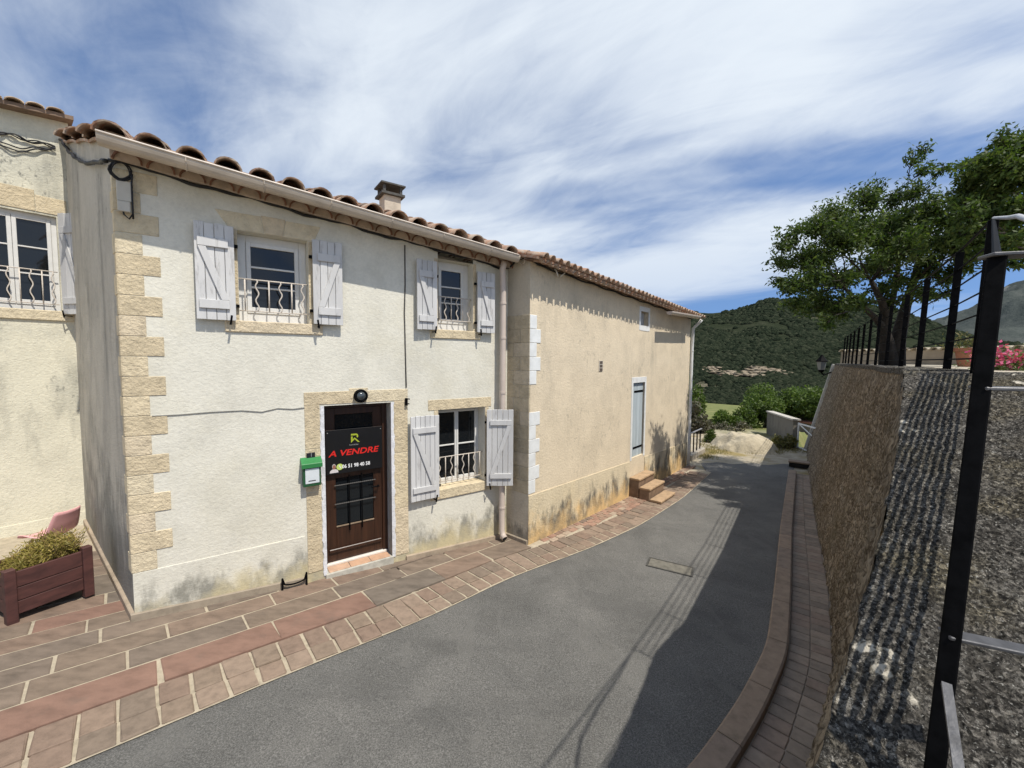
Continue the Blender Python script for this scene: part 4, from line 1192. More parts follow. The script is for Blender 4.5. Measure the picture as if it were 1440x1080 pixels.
# skirting along the short return
for k in range(2):
    a, b = RETL * k / 2, RETL * (k + 1) / 2; vs = []
    for u in (a + .003, b - .003):
        q = FE.w(u, 0, 0); g = gz(q.x, q.y)
        vs += [FE.w(u, o, z) for o, z in ((.03, g - .02), (.03, g + .09), (.022, g + .10), (-.01, g + .10), (-.01, g - .02))]
    MB().add(vs, [(i_, (i_ + 1) % 5, 5 + (i_ + 1) % 5, 5 + i_) for i_ in range(5)] + [(4, 3, 2, 1, 0), (5, 6, 7, 8, 9)]).build('skirting_stone', MT['skirt'], hB)
# far corner wall
FF = Fr(FB.w(LB, 0, 0), -nB, dB)
wall_holes(FF, 0, 5, zbB, lambda u: zeB(LB) + .02 + RSB * u, [], .2, 14).build('far_wall', MT['renderB'], hB)
# roof
slB = (e1[1] - e0[1]) / (e1[0] - e0[0]); exB = (dB + Vector((0, 0, slB))).normalized(); eyB = (nB - Vector((0, 0, RSB))).normalized(); ezB = exB.cross(eyB).normalized()
oB = .36
tq = FB.px(768.5, 361, oB); 
def zrB(u, o): return zeB(u) + .10 + RSB * (.0 - o) * 1.0 + (.03)
dzB = tq[1] - zrB(tq[0], oB) - .02
uB0 = tq[0]
vs = []; us_ = [uB0 - .12 + (LB + .35 - uB0) * i / 120 for i in range(121)]; nr = 15
for u in us_:
    for k in range(nr):
        o = oB - .09 - k * .36; vs.append(FB.w(u, o, zrB(u, o) + dzB - .025))
roofB = MB().add(vs, [(i * nr + k, i * nr + k + 1, (i + 1) * nr + k + 1, (i + 1) * nr + k) for i in range(120) for k in range(nr - 1)]).build('roof', MT['tile'], hB)
md = roofB.modifiers.new('thick', 'SOLIDIFY'); md.thickness = .035; md.offset = 0
soff = MB(); 
vs = []
for i in range(41):
    u = uB0 - .1 + (LB + .3 - uB0) * i / 40
    vs += [FB.w(u, -.02, zeB(u)), FB.w(u, .17, zeB(u) + .02), FB.w(u, .19, zrB(u, .19) + dzB - .045), FB.w(u, -.02, zrB(u, 0) + dzB - .045)]
soff.add(vs, [(i * 4 + k, i * 4 + (k + 1) % 4, (i + 1) * 4 + (k + 1) % 4, (i + 1) * 4 + k) for i in range(40) for k in range(4)] + [(3, 2, 1, 0), (160, 161, 162, 163)])
soff.build('eaves', simple('eaves_dark_clay', (.17, .105, .075), .95, .25, 10, .6, 40), hB)
tB = [canal_tile('roof_tile', MT['tile'], .082, .070, .45, .013, 8, 1.0, 30 + s) for s in range(4)]
for r in range(5):
    o = oB - r * .37; u = uB0
    while u < LB + .25:
        rr_ = (-exB + (-ezB) * rng.uniform(-.05, .05)).normalized()
        link('roof_tile', tB[rng.randrange(4)], roofB, frame_mat(FB.w(u + rng.uniform(-.006, .006), o + rng.uniform(-.012, .012), zrB(u, o) + dzB + .003), rr_, eyB, rr_.cross(eyB).normalized()))
        u += .202
# under tiles: a second row of ends just below
for i in range(int((LB - uB0) / .202)):
    u = uB0 + .101 + i * .202
    mm = frame_mat(FB.w(u, oB - .075, zrB(u, oB - .075) + dzB + .006), exB, eyB, ezB)
    link('channel_tile', tB[i % 4], roofB, mm)
# small window, vent, door of the barn
wf = MB()
for a, b, c, d in ((BW[0] - .09, BW[0], BW[2] - .12, BW[3] + .12), (BW[1], BW[1] + .09, BW[2] - .12, BW[3] + .12), (BW[0], BW[1], BW[3], BW[3] + .12), (BW[0], BW[1], BW[2] - .13, BW[2])):
    wf.fbox(FB, a, b, -.02, .008, c, d)
wn_ = wf.build('window', MT['white'], hB, bev=.003)
MB().fbox(FB, BW[0], BW[1], -.20, -.16, BW[2], BW[3]).build('pane', MT['dark'], wn_)
MB().fbox(FB, BW[0] + (BW[1] - BW[0]) * .52, BW[1], -.15, -.12, BW[2], BW[3]).build('inner_shutter', simple('grey_board', (.40, .40, .40), .8), wn_)
v0, v1 = FB.px(842.5, 522, .01), FB.px(848, 507, .01)
vn = MB().fbox(FB, v0[0], v1[0], .0, .012, v0[1], v1[1]).build('vent', simple('vent_pale', (.55, .50, .42), .8), hB, bev=.002)
for i in range(3):
    zc_ = v0[1] + (v1[1] - v0[1]) * (i + .5) / 3
    MB().fbox(FB, v0[0] + .02, v1[0] - .02, .010, .0145, zc_ - .035, zc_ + .025).build('slot', simple('vent_dark', (.10, .075, .06), .9), vn)
sf = MB()
for a, b, c, d in ((BD[0] - .085, BD[0], BD[2] - .05, BD[3] + .14), (BD[1], BD[1] + .085, BD[2] - .05, BD[3] + .14), (BD[0], BD[1], BD[3], BD[3] + .14)):
    sf.fbox(FB, a, b, -.09, .010, c, d)
sf.build('door_surround', MT['white'], hB, bev=.003)
bdr = MB().fbox(FB, BD[0] + .005, BD[1] - .005, -.085, -.065, BD[2], BD[3]).build('door', simple('door_grey_back', (.30, .34, .36), .8), hB)
dgm = simple('door_grey_planks', (.42, .475, .50), .75, .12, 6, .3, 30, sc=(1, 1, .15), rand=.06)
for i in range(4):
    w_ = (BD[1] - BD[0] - .01) / 4
    MB().fbox(FB, BD[0] + .005 + i * w_ + .003, BD[0] + .005 + (i + 1) * w_ - .003, -.065, -.045, BD[2] + .005, BD[3] - .02).build('plank', dgm, bdr, bev=.003)
for zh in (BD[2] + .22, BD[3] - .22):
    MB().fbox(FB, BD[0] + .16, BD[1] - .005, -.045, -.036, zh - .025, zh + .025).build('strap_hinge', MT['iron'], bdr, bev=.002)
MB().lathe([(.018, 0), (.022, .02), (.01, .03)], FB.w(BD[0] + .05, -.045, (BD[2] + BD[3]) / 2 - .1), 10, nB).build('knob', MT['iron'], bdr)
# far gutter and downpipe
g0 = FB.px(943, 440, .40)[0]; g1 = FB.px(984, 446, .40)[0]
gq0 = FB.px(943, 437, .44); gq1 = FB.px(984, 444, .44)
def zg_(u): return gq0[1] + (gq1[1] - gq0[1]) * (u - gq0[0]) / (gq1[0] - gq0[0])
vs = []; seg = 8; n = 10
for i in range(n + 1):
    u = g0 + (g1 - g0) * i / n
    for R, sg_ in ((.08, 1), (.073, -1)):
        for k in range(seg + 1):
            a_ = math.pi * (k if sg_ > 0 else seg - k) / seg
            vs.append(FB.w(u, .37 + math.cos(a_) * R, zg_(u) - math.sin(a_) * R * 1.1))
m2 = 2 * (seg + 1)
fs = [(i * m2 + k, i * m2 + (k + 1) % m2, (i + 1) * m2 + (k + 1) % m2, (i + 1) * m2 + k) for i in range(n) for k in range(m2)] + [tuple(range(seg + 1)), tuple(n * m2 + k for k in range(seg + 1))[::-1]]
MB().add(vs, fs).build('gutter', MT['pipe'], hB)
ud = LB + .07
pipe(hB, [FB.w(ud, .30, zg_(g1) - .06), FB.w(ud, .22, zg_(g1) - .16), FB.w(ud, .06, zg_(g1) - .32)] + [FB.w(ud, .04, z) for z in (3.4, 2.4, 1.4, .4, gs(13.5) + .02)], .045, MT['white'], coll=[FB.w(ud, .04, z) for z in (3.3, 2.0, .6)])
# cable along the barn eaves, white line hooks
pts = [FA.w(LA - .15, .04, zeA(LA - .15) - .02), FE.w(.45, .03, zeB(0) - .05), FE.w(.25, .03, zeB(0) + .06), FE.w(.0, .03, zeB(0) + .08)] + [FB.w(u, .035, zeB(u) - .03 + .012 * math.sin(u * 7)) for u in [.15 + (LB - .3) * i / 50 for i in range(51)]]
cable('barn_cable', pts, .016, MT['cable'], 'black cable sagging along under the eaves of the beige barn')
hk = thing('cable_hook', FB.w(.35, .0, zeB(.35)), 'pair of curved white hooks below the barn eaves', 'hook')
for a, b in ((FB.px(781, 378, .05), FB.px(785, 389, .05)), (FB.px(794, 379, .05), FB.px(788, 389, .05))):
    MB().tube([FB.w(a[0], .02, a[1]), FB.w(a[0], .06, a[1] - .02), FB.w((a[0] * .8 + b[0] * .2), .07, (a[1] + b[1]) / 2), FB.w(b[0], .05, b[1])], .012, 6).build('hook', MT['white'], hk, smooth=True)

# entry steps
st = thing('entry_steps', FB.w((BD[0] + BD[1]) / 2, .3, gz(*FB.w(4.6, .3, 0)[:2])), 'three sandstone steps below the grey plank door', 'steps')
stm = simple('step_sandstone', (.40, .275, .165), .85, .2, 7, .5, 40); stm2 = simple('step_side', (.20, .135, .09), .9, .25, 9, .6, 40)
su_ = (BD[0] - .10, BD[1] + .12)
for i, (o0, o1, hh) in enumerate(((0.012, .27, .52), (.27, .53, .335), (.53, .80, .10))):
    g = gz(*FB.w(4.6, o0, 0)[:2])
    s_o = MB().fbox(FB, su_[0], su_[1], o0 + .002, o1 - .02, g - .05, g + hh - .05).build('step', stm2, st)
    MB().fbox(FB, su_[0] - .012, su_[1] + .012, o0 + .004, o1 + .006, g + hh - .05, g + hh).build('tread', stm, s_o, bev=.008)
# drain grate beside the steps
c = on_g(905, 693.5); dg_ = thing('drain_grate', c, 'small dark drain grate in the brick paving beside the sandstone steps', 'drain grate')
Mm = gmat(c.x, c.y, azB + math.pi / 2, gz(c.x, c.y) + .026)
mbox(Mm, -.13, .13, -.075, .075, -.03, -.004).build('tray', MT['dark'], dg_)
fr_ = MB()
for i in range(7):
    b_ = mbox(Mm, -.125 + i * .039, -.105 + i * .039, -.075, .075, -.008, .0); fr_.add(b_.v, b_.f)
fr_.build('bars', simple('grate_iron', (.10, .08, .065), .8), dg_)

# little railing beyond the barn corner
c0 = on_g(969, 645); c1 = on_g(984, 636)
rl = thing('low_railing', c0, 'low black iron railing on a stone curb past the barn corner', 'railing')
d_ = (c1 - c0); d_.z = 0; L_r = d_.length; d_.normalize(); Fq = Fr(c0, d_, (d_.y, -d_.x, 0)); g = gz(c0.x, c0.y)
MB().fbox(Fq, -.1, L_r + .3, -.12, .12, g - .1, g + .14).build('curb', simple('curb_stone', (.36, .32, .26), .9, .2, 9, .6, 40), rl, bev=.01)
for i in range(4): MB().fbox(Fq, .05 + i * L_r / 3.2, .05 + i * L_r / 3.2 + .035, -.018, .018, g + .12, g + .86).build('post', MT['iron'], rl)
MB().fbox(Fq, 0, L_r + .15, -.022, .022, g + .86, g + .89).build('rail', simple('rail_grey', (.25, .25, .26), .5), rl)

# ================================================================== the neighbour's house
hN = thing('neighbour_house', (KN.x, KN.y, gz(KN.x, KN.y)), 'stained cream neighbouring house with a white window and opened shutter', 'house')
nz0 = FN.px(0, 152); nz1 = FN.px(88, 172)
def zeN(u): return nz1[1] + (nz0[1] - nz1[1]) * (u - nz1[0]) / (nz0[0] - nz1[0])
wr = FN.px(79, 306); wl = FN.px(12, 300); wbz = FN.px(60, 436)[1]; wtz = FN.px(60, 302)[1]
WN = (wl[0] - (wr[0] - wl[0]) * .92, wr[0], wbz, wtz)
wall_holes(FN, -7.5, .05, -.4, zeN, [WN + (.16,)], .16, 21, .008).build('front_wall', MT['renderN'], hN)
window(hN, FN, WN[0], WN[1], WN[2], WN[3], -.07, 2, 2, .06)
MB().add([FN.w(-7.4, -.6, -.3), FN.w(0, -.6, -.3), FN.w(0, -.6, zeN(0)), FN.w(-7.4, -.6, zeN(-7))], [(0, 1, 2, 3)]).build('inner_wall', MT['dark'], hN)
grille(hN, FN, WN[0], WN[1] - .02, WN[2] + .10, WN[2] + .62, .03, 8, MT['ironpale'])
stone(hN, FN, WN[0] - .3, (WN[0] + WN[1]) / 2 + .25, WN[3] + .03, WN[3] + .36, .01, name='lintel_stone')
stone(hN, FN, (WN[0] + WN[1]) / 2 + .25, WN[1] + .12, WN[3] + .03, WN[3] + .29, .01, name='lintel_stone')
MB().fbox(FN, WN[0] - .2, WN[1] + .16, -.15, .03, WN[2] - .16, WN[2]).build('sill', MT['quoin'], hN, bev=.008)
shutter(hN, FN, WN[1] + .03, .50, WN[2] - .05, WN[3] + .05, 1, 4, math.radians(62), '\\', .04)
plq = FN.px(60, 730)[1]
MB().fbox(FN, -7.4, .0, -.02, .010, -.4, plq).build('plinth', MT['renderN'], hN, bev=.003)
MB().add([FN.w(-7.6, .20, zeN(-7.6)), FN.w(.1, .20, zeN(.1)), FN.w(.1, .20, zeN(.1) + .06), FN.w(-7.6, .20, zeN(-7.6) + .06), FN.w(-7.6, -2.5, zeN(-7.6) + .0), FN.w(.1, -2.5, zeN(.1) + .0), FN.w(.1, -2.5, zeN(.1) + .5), FN.w(-7.6, -2.5, zeN(-7.6) + .5)],
         [(0, 1, 2, 3), (3, 2, 6, 7), (1, 0, 4, 5), (0, 3, 7, 4), (2, 1, 5, 6)]).build('roof_edge', simple('roof_edge_dark', (.20, .14, .10), .9, .2, 8, .4, 40), hN)
tN = [canal_tile('roof_tile', simple('roof_tile_pale', (.50, .385, .27), .9, .15, 9, .4, 50, rand=.12), .10, .085, .42, .014, 8, .55, 50 + s) for s in range(3)]
eyN = (nN - Vector((0, 0, .2))).normalized(); slN = (nz1[1] - nz0[1]) / (nz1[0] - nz0[0]); exN = (dN + Vector((0, 0, slN))).normalized(); ezN = exN.cross(eyN).normalized()
for r in range(3):
    for i in range(22):
        u = -4.4 + i * .205; o = .24 - r * .36
        link('roof_tile', tN[i % 3], hN, frame_mat(FN.w(u, o, zeN(u) + .06 + .2 * (.24 - o)), -exN, eyN, -ezN))
pz = [FN.px(x, y, .05) for x, y in [(-60, 170), (-20, 182), (0, 187), (20, 190), (40, 197), (60, 202), (78, 206)]]
ncb = thing('neighbour_cable', FN.w(pz[-1][0], .05, pz[-1][1]), 'sagging bundle of thin black cables on the stained cream wall', 'cable')
pzl = Poly([(a, b) for a, b in pz]).smooth(60, 2)
for k in range(5):
    rk = random.Random(k); ph = rk.uniform(0, 6)
    MB().tube([FN.w(pzl.at(pzl.L * i / 50).x, .035 + .015 * math.sin(i * .5 + ph), pzl.at(pzl.L * i / 50).y + .022 * math.sin(i * .33 + ph) - (.05 * k * math.sin(math.pi * i / 50) if k > 2 else 0)) for i in range(51)], .010, 5).build('strand', MT['cable'], ncb, smooth=True)

# ================================================================== planter, plant, pink chair
FLp = on_g(17, 880); FRp = on_g(125, 843)
dP = FRp - FLp; dP.z = 0; LP = dP.length; dP.normalize(); nP = Vector((-dP.y, dP.x, 0))
FP = Fr(FLp, dP, -nP)                         # o negative = towards the wall
gp = (gz(FLp.x, FLp.y) + gz(FRp.x, FRp.y)) / 2 + .03
hP = on_plane(17, 800, FLp, -nP).z - gp
WP = .52
plt = thing('planter', (FLp.x, FLp.y, gp), 'dark reddish brown wooden planter box by the side wall', 'planter')
pw = .085
for a in (0, LP):
    for b in (0, -WP):
        MB().fbox(FP, a - pw / 2, a + pw / 2, b - pw / 2, b + pw / 2, gp, gp + hP).build('post', MT['planter'], plt, bev=.006)
zb_ = [.115, .245, .375, .56]
for i in range(3):
    z0_, z1_ = gp + hP * (.16 + .245 * i), gp + hP * (.16 + .245 * (i + 1)) - .008
    if i == 2: z1_ = gp + hP * .93
    for b in (.0, -WP):
        MB().fbox(FP, pw / 2, LP - pw / 2, b - .015, b + .015, z0_, z1_).build('board', MT['planter'], plt, bev=.004)
    for a in (0, LP):
        MB().fbox(FP, a - .015, a + .015, -WP + pw / 2, -pw / 2, z0_, z1_).build('board', MT['planter'], plt, bev=.004)
MB().fbox(FP, .03, LP - .03, -WP + .02, -.02, gp + hP * .2, gp + hP * .80).build('soil', simple('soil', (.06, .045, .03), .95, .3, 20, .8, 40), plt)

def leaf_mat(name, cols, trans=.35, scale=1.5):
    m, t, b, out = nodes_of(name)
    g = t.nodes.new('ShaderNodeNewGeometry')
    c = RAMP(t, g.outputs['Random Per Island'], [(i / max(1, len(cols) - 1), c_) for i, c_ in enumerate(cols)])
    k = RAMP(t, NZ(t, scale, 3), [(.3, .7), (.7, 1.25)]); c = MIX(t, 1.0, c, k, 'MULTIPLY')
    t.links.new(c, b.inputs['Base Color']); b.inputs['Roughness'].default_value = .55; b.inputs['Specular IOR Level'].default_value = .25
    tr = t.nodes.new('ShaderNodeBsdfTranslucent'); t.links.new(MIX(t, 1.0, c, (1.1, 1.25, .55), 'MULTIPLY'), tr.inputs['Color'])
    mx = t.nodes.new('ShaderNodeMixShader'); mx.inputs[0].default_value = trans
    t.links.new(b.outputs[0], mx.inputs[1]); t.links.new(tr.outputs[0], mx.inputs[2]); t.links.new(mx.outputs[0], out.inputs['Surface'])
    return m
def leaves(name, C, L, Wd, mat, parent=None, rs=RS, up=0.0, droop=0.0):
    """C: N x 3 leaf bases; each leaf a folded diamond of length L, width Wd"""
    N = len(C); C = np.asarray(C, float)
    d = rs.normal(size=(N, 3)); d[:, 2] = d[:, 2] * (1 - abs(up)) + up * 2.2 - droop
    d /= np.linalg.norm(d, axis=1)[:, None]
    a = rs.normal(size=(N, 3)); s = np.cross(d, a); s /= np.linalg.norm(s, axis=1)[:, None]
    nn = np.cross(d, s)
    ln = L * rs.uniform(.65, 1.25, (N, 1)); wd = Wd * rs.uniform(.7, 1.2, (N, 1))
    V = np.stack([C, C + d * ln * .45 + s * wd * .5 + nn * wd * .15, C + d * ln, C + d * ln * .45 - s * wd * .5 + nn * wd * .15], 1).reshape(-1, 3)
    Fc = np.arange(N * 4).reshape(N, 4)
    o_ = np_mesh(name, V, Fc, mat, parent); o_['kind'] = 'stuff'; return o_
pln = thing('potted_shrub', FP.w(LP / 2, -WP / 2, gp + hP * .8), 'straggly yellow green shrub growing in the brown planter', 'plant')
rsP = np.random.RandomState(3)
stemsb = MB(); cen = []
for i in range(230):
    k = rsP.uniform(0, 1); u = .06 + (LP - .12) * k; o = -rsP.uniform(.07, WP - .06)
    hgt = (.02 + .18 * min(1, max(0, (k - .15) / .5))) * rsP.uniform(.65, 1.1)
    b = FP.w(u, o, gp + hP * .78); tip = b + Vector((rsP.normal() * .06, rsP.normal() * .06, hgt + .06))
    stemsb.tube([b, b.lerp(tip, .5) + Vector((rsP.normal() * .012, rsP.normal() * .012, 0)), tip], [.0035, .003, .0015], 3, False)
    for q in np.linspace(.15, 1, 34): cen.append(b.lerp(tip, q) + Vector(rsP.normal(size=3) * .022))
stemsb.build('stems', simple('stem_brown', (.14, .10, .05), .9), pln)
leaves('leaves', [tuple(c) for c in cen], .055, .011, leaf_mat('lavender_leaf', [(.19, .165, .045), (.33, .27, .06), (.25, .22, .06), (.36, .28, .09), (.27, .18, .08)], .25, 6), pln, rsP, .35)

ck = on_Y(72, 745, 5.75)
chair = thing('garden_chair', (ck.x, ck.y, gz(ck.x, ck.y) + .03), 'pink plastic shell chair behind the brown planter', 'chair')
pink = simple('pink_plastic', (.74, .40, .40), .4, .04, 6, 0)
gch = gz(ck.x, ck.y) + .03
cz = on_Y(72, 752, 5.75).z
prof = [(-.27, -.02), (-.25, .015), (-.18, .02), (-.05, .0), (.08, -.01), (.15, .02), (.20, .10), (.245, .22), (.285, .33), (.31, .38)]
azc = math.radians(95); cx = Vector((math.sin(azc), math.cos(azc), 0)); cy = Vector((-cx.y, cx.x, 0))
vs = []; nw = 9
for (x, z) in prof:
    for j in range(nw):
        w_ = (j / (nw - 1) - .5) * 2; wid = .20 * (1 - .25 * max(0, (x - .15) / .16) ** 2)
        vs.append(Vector((ck.x, ck.y, cz)) + cx * (x - .02 * w_ * w_ * (1 if x > .15 else 0)) + cy * (w_ * wid) + Vector((0, 0, z + .05 * abs(w_) ** 2.5 * (1 if x < .2 else .3))))
sh = MB().add(vs, [(i * nw + j, i * nw + j + 1, (i + 1) * nw + j + 1, (i + 1) * nw + j) for i in range(len(prof) - 1) for j in range(nw - 1)]).build('shell', pink, chair, smooth=True)
md = sh.modifiers.new('thick', 'SOLIDIFY'); md.thickness = .012; md.offset = -1
for a in (-1, 1):
    for b in (-1, 1):
        top = Vector((ck.x, ck.y, cz - .01)) + cx * (.12 * a) + cy * (.13 * b); bot = Vector((ck.x, ck.y, gch)) + cx * (.21 * a) + cy * (.21 * b)
        MB().tube([top, bot], [.017, .012], 8).build('leg', simple('leg_wood', (.42, .30, .18), .6), chair)
# ================================================================== retaining wall, sloped parapet, terrace
NP = Vector((.95, .85, 2.0))                       # foot of the near railing post
PB = [on_Y(1371, 526.7, 2.69), on_Y(1331, 519, 3.416), on_Y(1291, 513, 4.489), on_Y(1266.7, 509, 5.557)]
for i in range(9): PB.append(PB[-1] + Vector((.790, 1.078, .0)))
TZ = 2.93
du = (PB[0] - NP); rise = du.z; du.z = 0; Lp_ = du.length; du.normalize(); dv = Vector((du.y, -du.x, 0))
slope = (TZ - NP.z) / Lp_
VE = -.262                                         # left edge of the coping
def ve(u): return -.20 - .155 * max(0, min(1.05, u / 2.88)) ** 2.2
def coping_pt(u, v): p = NP + du * u + dv * v; return Vector((p.x, p.y, min(NP.z + slope * u, TZ)))
rw = thing('retaining_wall', FOOT[2], 'tall brown roughcast retaining wall along the brick path', 'wall')
# top edge and foot polylines, matched by fraction
def edge_line():
    e = [coping_pt(-1.6, ve(-1.6))] + [coping_pt(Lp_ * k / 8, ve(Lp_ * k / 8)) for k in range(9)]
    for a, b in zip(PB[1:], PB[2:] + [PB[-1] + (PB[-1] - PB[-2])]):
        t_ = (b - a); t_.z = 0; t_.normalize(); e.append(a + Vector((-t_.y, t_.x, 0)) * .22); e[-1].z = TZ
    return e
EDGE = edge_line()
def foot_for(p, i):
    q = near_on(FT2, Vector((p.x, p.y, 0))); return q
uu0 = FT2
feet = []
ftl = Poly([tuple((EDGE[0] - dv * .28)[:2]), tuple((EDGE[1] - dv * .30)[:2]), tuple((EDGE[5] - dv * .36)[:2])] + [tuple(q[:2]) for q in FOOT] + [tuple((FOOT[-1] + (FOOT[-1] - FOOT[-2]).normalized() * 1.4)[:2])])
ftl = ftl.smooth(120, 3)
edl = Poly([tuple(e[:2]) for e in EDGE])
def edz(p):   # height of the coping edge at plan point p
    u = (Vector((p.x, p.y, 0)) - Vector((NP.x, NP.y, 0))).dot(du); return min(NP.z + slope * u, TZ)
# fractions measured along the edge, foot taken at the nearest point
ne = 460; nz = 90
ts = np.concatenate([np.linspace(0, 7.5, 300), np.linspace(7.53, edl.L, 161)])
top = []; foot = []
for t_ in ts:
    p = edl.at(float(t_)); q = near_on(ftl, p, 240); top.append((p.x, p.y, edz(p))); foot.append((q.x, q.y, gz(q.x, q.y) - .06))
top = np.array(top); foot = np.array(foot)
for a in (foot,):   # smooth the pairing
    for _ in range(30): a[1:-1] = (a[:-2] + 2 * a[1:-1] + a[2:]) / 4
kz = np.linspace(0, 1, nz)
V = top[:, None, :] * (1 - kz[None, :, None]) + foot[:, None, :] * kz[None, :, None]
nrm = np.cross(np.gradient(V, axis=0), np.gradient(V, axis=1)); nrm /= np.linalg.norm(nrm, axis=2)[..., None]
tt = ts[:, None] * np.ones(nz)[None]; hh = V[..., 2]
disp = (fbm(tt * 5, hh * 5, 3, 2) - .5) * .05 + (fbm(tt * 17, hh * 17, 4, 8, .65) - .5) * .055 + (np.abs(fbm(tt * 30, hh * 24, 3, 5) - .5)) * .05
fade = np.clip(kz * 12, 0, 1)[None, :]
toward = Vector((-1, .8, 0)); sgn = 1 if (nrm[200, 40] @ np.array([-.8, .6, 0])) > 0 else -1
V = V + nrm * sgn * (disp * fade)[..., None]
def VORO(t, scale, sc=(1, 1, 1), feat='F1', rnd=1.0, warp=.0):
    g = t.nodes.new('ShaderNodeNewGeometry'); vec = g.outputs['Position']
    if warp:
        n = t.nodes.new('ShaderNodeTexNoise'); n.inputs['Scale'].default_value = scale * .8; t.links.new(vec, n.inputs['Vector'])
        mx = t.nodes.new('ShaderNodeVectorMath'); mx.operation = 'SCALE'; t.links.new(n.outputs['Color'], mx.inputs[0]); mx.inputs['Scale'].default_value = warp
        ad = t.nodes.new('ShaderNodeVectorMath'); t.links.new(vec, ad.inputs[0]); t.links.new(mx.outputs[0], ad.inputs[1]); vec = ad.outputs[0]
    mp = t.nodes.new('ShaderNodeMapping'); mp.inputs['Scale'].default_value = sc; t.links.new(vec, mp.inputs[0])
    v = t.nodes.new('ShaderNodeTexVoronoi'); v.feature = feat; v.inputs['Scale'].default_value = scale; v.inputs['Randomness'].default_value = rnd
    t.links.new(mp.outputs[0], v.inputs['Vector']); return v
def roughcast():
    m, t, b, o = nodes_of('wall_roughcast')
    n = NZ(t, 2.0, 8, .65); c = RAMP(t, n, [(.3, (.23, .18, .122)), (.5, (.325, .262, .186)), (.72, (.40, .34, .255))])
    v = VORO(t, 15, (1, 1, .7), 'F1', 1, .05); sep = t.nodes.new('ShaderNodeSeparateColor'); t.links.new(v.outputs['Color'], sep.inputs[0])
    c = MIX(t, 1.0, c, RAMP(t, sep.outputs[0], [(0, .62), (.5, 1.0), (1, 1.35)]), 'MULTIPLY')
    ve_ = VORO(t, 15, (1, 1, .7), 'DISTANCE_TO_EDGE', 1, .05)
    c = MIX(t, RAMP(t, ve_.outputs['Distance'], [(.0, .85), (.12, 0)]), c, (.07, .05, .032))
    c = MIX(t, RAMP(t, NZ(t, 34, 6, .75, (1, 1, .55)), [(.36, .8), (.5, 0)]), c, (.085, .060, .038))
    c = MIX(t, RAMP(t, NZ(t, 40, 5, .7, (1, 1, .6)), [(.57, 0), (.70, .7)]), c, (.46, .40, .31))
    c = MIX(t, RAMP(t, NZ(t, 1.1, 6, .6), [(.56, 0), (.70, .5)]), c, (.15, .125, .075))
    t.links.new(c, b.inputs['Base Color']); b.inputs['Roughness'].default_value = .97; b.inputs['Specular IOR Level'].default_value = .1
    hgt = MATH(t, 'ADD', MATH(t, 'MINIMUM', ve_.outputs['Distance'], .25), MATH(t, 'MULTIPLY', sep.outputs[1], .25))
    p = BUMP(t, b, hgt, 1.0, .06); p = BUMP(t, b, NZ(t, 34, 6, .72), 1.0, .03, p); BUMP(t, b, NZ(t, 110, 4, .7), .6, .01, p); return m
nu_ = len(ts)
i_, j_ = np.meshgrid(np.arange(nu_ - 1), np.arange(nz - 1), indexing='ij'); a_ = (i_ * nz + j_).ravel()
Fq_ = np.stack([a_, a_ + 1, a_ + nz + 1, a_ + nz], 1)
if sgn < 0: Fq_ = Fq_[:, ::-1]
np_mesh('wall_face', V.reshape(-1, 3), Fq_, roughcast(), rw, True)
# far end of the wall, pale quoin edge
pe = Vector(top[-1]); fe = Vector(foot[-1]); back = Vector((.82, -.57, 0))
MB().add([pe, fe, fe + back * 3, Vector((pe.x, pe.y, pe.z)) + back * 3], [(0, 1, 2, 3)]).build('wall_end', simple('wall_end_render', (.42, .39, .33), .95, .15, 6, .5, 30), rw)
MB().bar(pe + Vector((-.03, .02, -.02)), fe + Vector((-.03, .02, 0)), .16, .12, up=back).build('edge_strip', simple('edge_pale', (.52, .50, .45), .9, .15, 9, .4, 40), rw, bev=.01)

def lichen_concrete():
    m, t, b, o = nodes_of('coping_concrete')
    n = NZ(t, 9, 8, .7); c = RAMP(t, n, [(.30, (.075, .069, .06)), (.5, (.16, .147, .127)), (.70, (.28, .262, .228))])
    c = MIX(t, RAMP(t, NZ(t, 3.0, 6, .6), [(.50, 0), (.66, .55)]), c, (.22, .185, .11))
    v = VORO(t, 85, (1, 1, 1), 'F1', 1, .008); sep = t.nodes.new('ShaderNodeSeparateColor'); t.links.new(v.outputs['Color'], sep.inputs[0])
    c = MIX(t, 1.0, c, RAMP(t, sep.outputs[0], [(0, .45), (.5, 1.0), (.85, 1.5), (1, 2.2)]), 'MULTIPLY')
    c = MIX(t, RAMP(t, NZ(t, 75, 6, .78), [(.44, .9), (.54, 0)]), c, (.028, .026, .024))
    c = MIX(t, RAMP(t, NZ(t, 95, 5, .75), [(.59, 0), (.65, .9)]), c, (.62, .60, .54))
    # broad pale limewash patches
    pm = RAMP(t, NZ(t, 2.1, 9, .62, dist=.3), [(.645, 0), (.665, .80)])
    c = MIX(t, pm, c, RAMP(t, NZ(t, 60, 4), [(.3, (.56, .51, .41)), (.7, (.66, .61, .51))]))
    t.links.new(c, b.inputs['Base Color']); b.inputs['Roughness'].default_value = .97; b.inputs['Specular IOR Level'].default_value = .1
    k = MATH(t, 'SUBTRACT', 1.0, pm)
    p = BUMP(t, b, MATH(t, 'MULTIPLY', NZ(t, 90, 6, .78), k), 1.0, .02); p = BUMP(t, b, MATH(t, 'MULTIPLY', v.outputs['Distance'], k), .8, .012, p); BUMP(t, b, NZ(t, 180, 4, .7), .5, .004, p); return m
MT['coping'] = lichen_concrete()
us = np.linspace(-1.6, Lp_ + .45, 520); vs_ = np.concatenate([[VE, VE], np.linspace(VE + .012, .6, 120), np.linspace(.63, 1.9, 70)])
Pu, Pv = np.meshgrid(us, vs_, indexing='ij')
